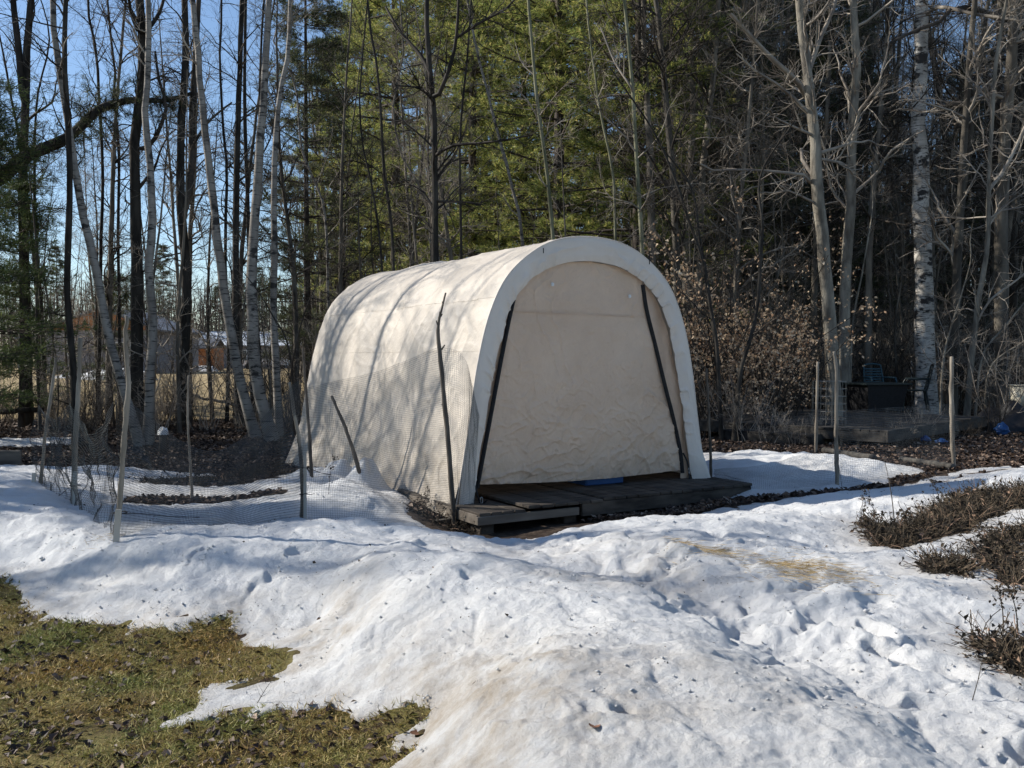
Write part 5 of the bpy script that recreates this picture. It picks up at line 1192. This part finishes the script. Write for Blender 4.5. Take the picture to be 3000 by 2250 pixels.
# snow heaps in the field
def heap(px, Y, w, hgt, label, seed):
    rng = np.random.default_rng(seed); x, y = xy(px, Y); n = 26; u = np.linspace(-1, 1, n); U, Vv = np.meshgrid(u, u, indexing='ij')
    q = np.clip(1 - U ** 2 - Vv ** 2, 0, 1); Z = hgt * q ** .6 * (1 + .45 * fbm(U * 2.5, Vv * 2.5, seed, 3)) - .06
    V = np.stack([U * w / 2, Vv * w / 4, Z], -1).reshape(-1, 3); z = gz(x, y)
    o = link('snow_heap', mk_mesh('snow_heap', V, grid_faces(n, n), M['snow']), loc=(x, y, z)); tag(o, label, 'snow heap', 'snow heaps left on the tan field')
heap(345, 48, 4.2, .55, 'wide old snow heap on the field in front of the house', 5)
heap(580, 76, 3.4, .5, 'small snow heap at the foot of the orange shed', 6)
heap(215, 52, 2.4, .28, 'low snow remnant left of the wide heap', 7)

# ------------------------------------------------------------------ right-hand patio
def board_deck(c, ang, L, Wd, z, H, name, label):
    o = empty(name, (c[0], c[1], z - H), label, 'platform', 'weathered platforms at the right', ang)
    mb = MB(); n = int(Wd / .14)
    for k in range(n): mb.box((0, -Wd / 2 + (k + .5) * Wd / n, H - .018 + rg.uniform(-.003, .003)), (L + rg.uniform(-.03, .03), Wd / n - .012, .035), bev=.004)
    mb.build('boards', M['wood_platform'], o)
    for s in (-1, 1):
        mb = MB(); mb.box((0, s * (Wd / 2 - .02), H - .11), (L, .04, .15), bev=.004); mb.build('beam', M['wood_platform'], o)
        mb = MB(); mb.box((s * (L / 2 - .02), 0, H - .11), (.04, Wd - .09, .15), bev=.004); mb.build('beam', M['wood_platform'], o)
    return o
pA = P(2305, 1200, .38); pB = P(2602, 1262, .38); pC = P(2892, 1220, .38)
ang = math.atan2(pC[1] - pB[1], pC[0] - pB[0]); L = np.linalg.norm((pC - pB)[:2]); 
nrm_ = np.array([-math.sin(ang), math.cos(ang)]); Wd = 3.6
cen_ = pB[:2] + (pC - pB)[:2] / 2 + nrm_ * Wd / 2
board_deck(cen_, ang, L, Wd, .38, .24, 'patio_platform', 'grey weathered plank platform carrying the table and chairs')
e_ = (pA - pB)[:2]; e_ /= np.linalg.norm(e_)
c2 = pB[:2] + e_ * 1.7 + nrm_ * .75 - np.array([math.cos(ang), math.sin(ang)]) * .6
board_deck(c2, ang, 1.9, 1.7, .27, .16, 'lower_platform', 'lower grey plank platform stepping down at the left of the big one')
# table
tx, ty = xy(2558, 19.2); tb = empty('patio_table', (tx, ty, .38), 'dark square table with a wide flat top on the platform', 'table', rz=.3)
tz = (1045 - 1125) / F * 19.2 + EYE - .38 + .02
tz = .56
mb = MB(); mb.box((0, 0, tz), (1.12, 1.05, .04), bev=.012); mb.build('table_top', M['plastic_dark'], tb)
mb = MB()
vb = [[sx * .40, sy * .38, 0] for sx, sy in ((-1, -1), (1, -1), (1, 1), (-1, 1))]; vt = [[sx * .50, sy * .47, tz - .02] for sx, sy in ((-1, -1), (1, -1), (1, 1), (-1, 1))]
mb.add(vb + vt, [[0, 1, 5, 4], [1, 2, 6, 5], [2, 3, 7, 6], [3, 0, 4, 7], [0, 3, 2, 1]]); mb.build('table_base', M['black'], tb)
def chair(px, Y, rz, mat, label):
    x, y = xy(px, Y); o = empty('garden_chair', (x, y, .38), label, 'chair', 'plastic garden chairs on the platform', rz)
    mb = MB(); mb.box((0, 0, .42), (.48, .46, .025), bev=.01); mb.build('seat', mat, o)
    bk = MB(); n = 7; lean = .22
    for k in range(n):
        z = .50 + k * .058; bk.box((0, .22 + (z - .42) * lean, z), (.40 - .02 * (k > 4), .014, .034), bev=.004)
    for s in (-1, 1): bk.tube([(s * .22, .21, .42), (s * .225, .27, .66), (s * .20, .33, .93)], [.02, .02, .018], 6)
    t = np.linspace(-1, 1, 9); bk.tube(np.stack([.2 * t, np.full(9, .335), .93 + .03 * (1 - t ** 2)], 1), .02, 6)
    bk.build('backrest', mat, o, True)
    for s in (-1, 1):
        a = MB(); a.tube([(s * .27, -.20, .42), (s * .28, -.19, .58), (s * .28, -.15, .655), (s * .275, .05, .66), (s * .235, .26, .66)], [.018, .018, .022, .022, .018], 6); a.build('armrest', mat, o, True)
        for yy, dy in ((-.2, -.04), (.2, .07)):
            l = MB(); l.tube([(s * .225, yy, .42), (s * .26, yy + dy, .0)], [.024, .017], 6); l.build('leg', mat, o, True)
chair(2578, 20.3, .15, M['plastic_teal'], 'faded teal plastic armchair behind the dark table')
chair(2680, 19.2, -1.9, M['plastic_dark'], 'black plastic armchair turned sideways beside the dark table')
# wire cage
def cage(px, Y, w, h, label):
    x, y = xy(px, Y); z = gz(x, y); mb = MB(); n = 18; t = np.linspace(0, 2 * math.pi, n + 1)
    for k in range(n): mb.tube([(math.cos(t[k]) * w, math.sin(t[k]) * w, 0), (math.cos(t[k]) * w, math.sin(t[k]) * w, h)], .0028, 3)
    for zz in np.linspace(.02, h, 9): mb.tube(np.stack([np.cos(t) * w, np.sin(t) * w, np.full(n + 1, zz)], 1), .0028, 3)
    tag(mb.build('wire_cage', M['wire'], loc=(x, y, z)), label, 'wire cage', 'wire plant cages')
cage(2430, 15.2, .27, 1.0, 'tall round wire plant cage left of the bent-tip stake')
for px, py, r, lab in ((2478, 1268, .09, 'smaller wire hoop leaning behind the bent-tip stake'), (2510, 1290, .12, 'larger wire hoop leaning right of the smaller hoop')):
    c = P(px, py, .3); Yc = 14.5; x, y = xy(px, Yc); t = np.linspace(0, 2 * math.pi, 25); mb = MB(); mb.tube(np.stack([r * np.cos(t), .08 * np.sin(t) * r, r + r * np.sin(t)], 1), .005, 5)
    z = gz(x, y); tag(mb.build('wire_hoop', M['wire'], loc=(x, y, z), smooth=True), lab, 'wire hoop', 'wire hoops')
# timbers, logs, bags
def log(p, q, r0, r1, name, label, mat, cat='log', group=None, bend=.03, seed=0):
    rng = np.random.default_rng(seed); p = np.array(p); q = np.array(q); c = p + (q - p) * np.linspace(0, 1, 14)[:, None]; c[1:-1] += rng.normal(0, bend, (12, 3)) * [1, 1, .4]
    r = np.linspace(r0, r1, 14) * (1 + rng.normal(0, .06, 14)); r2 = np.r_[.001, r, .001]; c = np.vstack([c[0], c, c[-1]])
    mb = MB(); mb.tube(c - p, r2, 9); o = mb.build(name, M[mat], loc=tuple(p), smooth=True); return tag(o, label, cat, group)
def up(p, dz): p = np.array(p); p[2] = gz(p[0], p[1]) + dz; return p
GT = 'weathered edging timbers'
log(up(P(2410, 1322, .12), .05), up(P(2560, 1350, .12), .05), .05, .045, 'edging_timber', 'rounded edging timber left of centre along the far rim of the right snow patch', 'wood_grey', 'timber', GT, .01, 1)
log(up(P(2640, 1350, .12), .04), up(P(2790, 1380, .12), .04), .04, .04, 'edging_timber', 'rounded edging timber ending at the stout pale stake', 'wood_grey', 'timber', GT, .01, 2)
log(up(P(-120, 1262, .1), .36), up(P(128, 1250, .1), .36), .06, .05, 'fallen_log', 'fallen log lying level at the far left edge', 'bark_dark', 'log', None, .02, 3)
log(up(P(760, 1215, .1), .1), up(P(560, 1195, .1), .25), .05, .03, 'fallen_log', 'slim fallen branch lying under the birches', 'bark_dark', 'log', None, .04, 4)
st = P(478, 1318, .1); st[2] = gz(st[0], st[1])
so = empty('tree_stump', tuple(st), 'short dark stump wearing a cap of snow beside the straight birch', 'stump')
mb = MB(); mb.cyl((0, 0, -.03), (0, .0, .30), .062, .055, 14); mb.build('trunk', M['bark_dark'], so, True)
n = 18; u = np.linspace(-1, 1, n); U, Vv = np.meshgrid(u, u, indexing='ij'); rr2 = np.sqrt(U ** 2 + Vv ** 2).clip(0, 1)
Z = .30 + .085 * np.sqrt(1 - rr2 ** 2) ** .5 * (1 + .4 * vnoise(U * 3, Vv * 3, 4)); V = np.stack([U * np.sqrt(1 - Vv ** 2 / 2) * .082, Vv * np.sqrt(1 - U ** 2 / 2) * .082, np.where(rr2 >= 1, .295, Z)], -1).reshape(-1, 3)
link('snow_cap', mk_mesh('snow_cap', V, grid_faces(n, n), M['snow']), so)
b0 = P(20, 1378, .12); mb = MB(); mb.box((0, 0, .14), (.36, .05, .30), bev=.01)
tag(mb.build('sawn_board', M['wood_grey'], loc=(b0[0], b0[1], gz(b0[0], b0[1]) - .03)), 'short sawn board standing on edge at the far left snow edge', 'board')
def bag(px, py, z, w, h, mat, label, seed, name='plastic_bag'):
    p = up(P(px, py, z), 0); n = 22; u = np.linspace(0, 2 * math.pi, n, endpoint=True); v = np.linspace(0, math.pi, n); U, Vv = np.meshgrid(u, v, indexing='ij')
    k = 1 + .35 * vnoise(U * 2.2, Vv * 2.5, seed) * np.sin(Vv); X = w / 2 * np.sin(Vv) * np.cos(U) * k; Y_ = w / 2.6 * np.sin(Vv) * np.sin(U) * k; Z_ = h * .5 + h * .5 * np.cos(Vv) * (1 + .2 * vnoise(U, Vv * 3, seed + 1)) * (1 - .0)
    X = X * (1.15 - .6 * Z_ / h); V = np.stack([X, Y_, Z_], -1).reshape(-1, 3)
    tag(link(name, mk_mesh(name, V, grid_faces(n, n), M[mat]), loc=tuple(p)), label, 'bag', 'blue bags by the platform')
bag(2935, 1262, .2, .26, .24, 'bluep', 'bright blue crumpled bag at the right end of the platform', 1)
bag(2712, 1285, .18, .17, .12, 'bluep', 'small blue bag on the ground before the platform', 2)
bag(2758, 1290, .18, .2, .09, 'bluep', 'flat blue bag next to the small one, nearer the stout stake', 3)
bag(2870, 1225, .3, .22, .14, 'white', 'pale bag lying on the platform right end', 4)
M['tarp'] = simple('tarp', (.010, .010, .012), (.02, .02, .022), 3, rough=.5)
def tarp_pile():
    x, y = xy(2975, 17.5); n = 40; u = np.linspace(-1, 1, n); U, Vv = np.meshgrid(u, u, indexing='ij'); q = np.clip(1 - U ** 2 - Vv ** 2, 0, 1)
    Z = .55 * q ** .5 * (1 + .3 * fbm(U * 2, Vv * 2, 4, 4)) - .05; V = np.stack([U * .75, Vv * .6, Z], -1).reshape(-1, 3)
    tag(link('tarp_pile', mk_mesh('tarp_pile', V, grid_faces(n, n), M['tarp']), loc=(x, y, gz(x, y))), 'heap under a crumpled black tarp at the right edge', 'tarp')
    x, y = xy(2992, 18.3); o = empty('plastic_tub', (x, y, gz(x, y)), 'stained cream tub behind the black tarp heap', 'tub')
    mb = MB(); mb.cyl((0, 0, .3), (0, 0, .85), .20, .23, 20); mb.build('tub_body', M['beige'], o, True); t = np.linspace(0, 6.2832, 21); mb = MB(); mb.tube(np.stack([.235 * np.cos(t), .235 * np.sin(t), np.full(21, .85)], 1), .014, 6); mb.build('rim', M['beige'], o, True)
    mb = MB(); mb.box((0, 0, .15), (.45, .45, .3), bev=.01); mb.build('stand', M['wood_grey'], o)
tarp_pile()

# ------------------------------------------------------------------ dead plants, straw, twigs
def dead_mass(polys, n, hmax, name, label, seed, mat='dead', lean=1.0, leafn=.8):
    rng = np.random.default_rng(seed); V_ = []; F_ = []; k0 = 0
    mb = MB()
    for poly, z, dens in polys:
        w = wp(poly, z); lo = w.min(0); hi = w.max(0); m = int(n * dens)
        x = rng.uniform(lo[0], hi[0], m * 3); y = rng.uniform(lo[1], hi[1], m * 3); ins = poly_sd(x, y, w); ok = ins > .0; x = x[ok][:m]; y = y[ok][:m]; ins = ins[ok][:m]
        g = ground_h(x, y); K = len(x); h = hmax * rng.uniform(.3, 1, K) * sstep(0, .3, ins)
        o = np.stack([x, y, g + h * rng.uniform(0, .7, K)], 1); d = np.stack([rng.normal(0, lean, K), rng.normal(0, lean, K), rng.uniform(-.1, .9, K)], 1); d /= np.linalg.norm(d, axis=1, keepdims=True)
        L = rng.uniform(.05, .2, K); pts = [o]; c = o
        for j in range(4):
            d = d + rng.normal(0, .28, d.shape) + [0, 0, -.08]; d /= np.linalg.norm(d, axis=1, keepdims=True); c = c + d * (L / 4)[:, None]; c[:, 2] = np.maximum(c[:, 2], ground_h(c[:, 0], c[:, 1]) + .005); pts.append(c)
        A = np.stack(pts, 1); mb.tubes(A, np.full((K, 5), .0016) * rng.uniform(.6, 1.6, K)[:, None], 3)
        q = A[:, 1:].reshape(-1, 3); q = q[rng.random(len(q)) < leafn * .25]; q = q + rng.normal(0, .012, q.shape)
        V, Fq = leaves(q, rng.uniform(.012, .04, len(q)), rng, 1.5); mb.add(V, Fq)
    tag(mb.build(name, M[mat]), label, 'dead plants', kind='stuff')
dead_mass([([(2520,1495),(2640,1520),(2700,1495),(2760,1470),(2830,1447),(2900,1440),(3300,1430),(3300,1495),(2960,1512),(2850,1540),(2750,1550),(2640,1566),(2560,1558)], .33, 1.3),
           ([(2850,1592),(2900,1562),(2960,1550),(3060,1548),(3200,1552),(3200,1582),(3020,1590),(2985,1602),(2992,1680),(2965,1708),(2930,1655),(2885,1622)], .33, .35),
           ([(2700,1645),(2760,1640),(2850,1660),(2830,1678),(2780,1672),(2730,1672)], .28, .10), ([(2850,1835),(2930,1850),(3100,1845),(3200,1900),(3100,1960),(2990,1930),(2920,1905)], .27, .2)], 9000, .035, 'dead_stems', 'dark matted dead stems and seed heads poking through the snow at the right', 3)
dead_mass([([(395,1415),(500,1410),(620,1392),(700,1380),(842,1340),(852,1385),(790,1405),(740,1422),(640,1432),(520,1432),(420,1428)], .08, 1)], 3000, .08, 'brush_pile', 'dark pile of twigs lying in the melted garden bed', 4, lean=2, leafn=.6)
dead_mass([([(1220,1500),(1300,1500),(1400,1530),(1395,1560),(1260,1545),(1215,1525)], -.03, 1)], 500, .09, 'dead_stalks', 'brown stalks and leaves at the left foot of the shelter', 6, leafn=2.2)
def straw(px, py, z, n, sx_, sy_, seed, label):
    rng = np.random.default_rng(seed); p = P(px, py, z); x = p[0] + rng.normal(0, sx_, n); y = p[1] + rng.normal(0, sy_, n); zz = surf(x, y) + rng.uniform(.002, .02, n)
    d = np.stack([rng.normal(1, .6, n), rng.normal(-.5, .5, n), rng.normal(0, .12, n)], 1)
    V, Fq = blades(np.stack([x, y, zz], 1), d, rng.uniform(.04, .13, n), rng.uniform(.0018, .0032, n), rng)
    tag(link('straw', mk_mesh('straw', V, Fq, M['straw'], False)), label, 'straw', kind='stuff')
straw(2345, 1690, .28, 900, .15, .17, 1, 'golden straw strewn on the snow right of the trodden path')
straw(2055, 1608, .35, 420, .12, .10, 2, 'golden straw on the snow hump nearest the deck')
straw(2290, 1650, .29, 160, .12, .08, 5, 'thin golden straw above the larger straw patch')
straw(300, 1540, .36, 60, .12, .06, 3, 'pale dry grass tufts on the left snow bank')
def goldenrod(px, py, h, lean, label, seed, z=.3):
    rng = np.random.default_rng(seed); p = Ps(px, py); mb = MB(); q = catmull([(0, 0, -.05), (lean * .3, 0, h * .5), (lean, .02, h)], 14); mb.tube(q, np.linspace(.0035, .0015, 14), 4)
    A, B = kids(q[None], np.full((1, 14), .003), 12, .45, 1.0, .03, .10, .9, 4, .2, -.1, rng, rmin=.001); mb.tubes(A, B, 3)
    t = A[:, 1:].reshape(-1, 3); t = np.repeat(t, 2, 0) + rng.normal(0, .008, (len(t) * 2, 3)); V, Fq = leaves(t, rng.uniform(.008, .022, len(t)), rng, 1.5); mb.add(V, Fq)
    tag(mb.build('dead_weed', M['dead'], loc=tuple(p)), label, 'weed', 'single dead weeds in the snow')
goldenrod(2520, 1545, .28, .04, 'drooping dead weed at the left tip of the matted stems', 1)
goldenrod(2580, 1560, .25, -.1, 'low dead weed beside the drooping one', 2)
goldenrod(2760, 1490, .30, -.16, 'arching dead weed leaning left above the matted stems', 3)
goldenrod(2940, 1850, .2, -.02, 'dead weed standing by the lowest right bare patch', 4)
goldenrod(2985, 1860, .25, -.06, 'taller dead weed at the right edge by the lowest bare patch', 5)
goldenrod(962, 1445, .34, .06, 'dead weed in the snow near the leaning dark stick', 7)
goldenrod(1105, 1400, .30, -.08, 'dead weed on the snow lump against the shelter side', 8)
goldenrod(1245, 1500, .22, .03, 'dead weed stalk at the foot of the netting by the shelter', 6)
def thin_stem(px, py, top, w, label, seed):
    p = Ps(px, py); rng = np.random.default_rng(seed); t = D(top[0], top[1], p[1]) - p; mb = MB(); q = catmull([(0, 0, -.05), t * .5 + [.01, 0, 0], t], 12); mb.tube(q, np.linspace(w, w * .4, 12), 4)
    A, B = kids(q[None], np.full((1, 12), w), 5, .3, .95, .03, .09, .8, 4, .1, .1, rng, rmin=.0008); mb.tubes(A, B, 3)
    tag(mb.build('thin_stem', M['stick'], loc=tuple(p)), label, 'stem', 'thin bare stems in the snow')
thin_stem(2625, 1560, (2590, 1340), .005, 'tall thin bare stem rising from the snow beside the matted weeds', 1)
thin_stem(2838, 2050, (2878, 1930), .0022, 'fine upright twig in the snow at the lower right', 2)
thin_stem(2470, 1440, (2440, 1290), .003, 'short thin stem left of the tall one near the dark furrow', 4)
thin_stem(735, 2060, (800, 1990), .0025, 'small forked twig at the melting snow edge by the lawn', 3)
def one_leaf(px, py, s, label, mat, seed, name='fallen_leaf', ar=.7):
    p = Ps(px, py); n = 9; u = np.linspace(-1, 1, n); U, Vv = np.meshgrid(u, u, indexing='ij'); wdt = ar * (1 - U ** 2) ** .6 + .02
    rngq = np.random.default_rng(seed); V = np.stack([U * s / 2, Vv * wdt * s / 2, .001 + .18 * s * (Vv * wdt) ** 2 + .1 * s * U ** 2 + .02 * s * vnoise(U * 3, Vv * 3, seed)], -1).reshape(-1, 3)
    o = link(name, mk_mesh(name, V, grid_faces(n, n), M[mat]), loc=tuple(p), rz=rngq.uniform(0, 3)); tag(o, label, 'leaf')
one_leaf(1742, 2128, .05, 'single curled brown leaf on the white snow near the bottom', 'brown_leaf', 1)
one_leaf(2515, 2065, .055, 'dark brown leaf in the snow at the lower right', 'brown_leaf', 2)
one_leaf(1225, 2150, .07, 'brown leaf at the tip of the lawn against the snow', 'brown_leaf', 3)
one_leaf(400, 2100, .075, 'pale narrow scrap lying on the grass', 'beige', 4, 'wood_chip', .35)
one_leaf(85, 1992, .04, 'small yellow scrap on the grass at the far left', 'yellow', 5, 'wood_chip', .3)

# ------------------------------------------------------------------ camera, light, world
cd = bpy.data.cameras.new('camera'); cam = bpy.data.objects.new('camera', cd); COL.objects.link(cam)
cd.sensor_width = 36; cd.lens = F / 3000 * 36; cd.clip_end = 2000; cd.clip_start = .05
cam.location = (0, 0, EYE); cam.rotation_euler = (math.pi / 2 - PITCH, 0, 0); scene.camera = cam
EL = rad(34); s = np.array([-.972, .235]); s /= np.linalg.norm(s)
sv = Vector((s[0] * math.cos(EL), s[1] * math.cos(EL), math.sin(EL)))
ld = bpy.data.lights.new('sun', 'SUN'); ld.energy = 5.0; ld.angle = rad(.5); ld.color = (1, .95, .865)
lo = bpy.data.objects.new('sun', ld); COL.objects.link(lo); lo.rotation_euler = sv.to_track_quat('Z', 'Y').to_euler(); lo.location = (-20, 10, 20)
w = bpy.data.worlds.new('World'); scene.world = w; w.use_nodes = True; nt = w.node_tree
bg = nt.nodes['Background']; sky = nt.nodes.new('ShaderNodeTexSky'); sky.sky_type = 'NISHITA'; sky.sun_disc = False
sky.sun_elevation = EL; sky.sun_rotation = math.atan2(s[0], s[1]); sky.altitude = 200; sky.air_density = 1.0; sky.dust_density = .3; sky.ozone_density = 3.2
nt.links.new(sky.outputs[0], bg.inputs[0]); bg.inputs[1].default_value = .112
scene.view_settings.view_transform = 'Standard'; scene.view_settings.look = 'None'; scene.view_settings.exposure = .42
scene.cycles.max_bounces = 5; scene.cycles.diffuse_bounces = 4; scene.cycles.transparent_max_bounces = 4
scene.cycles.use_denoising = True
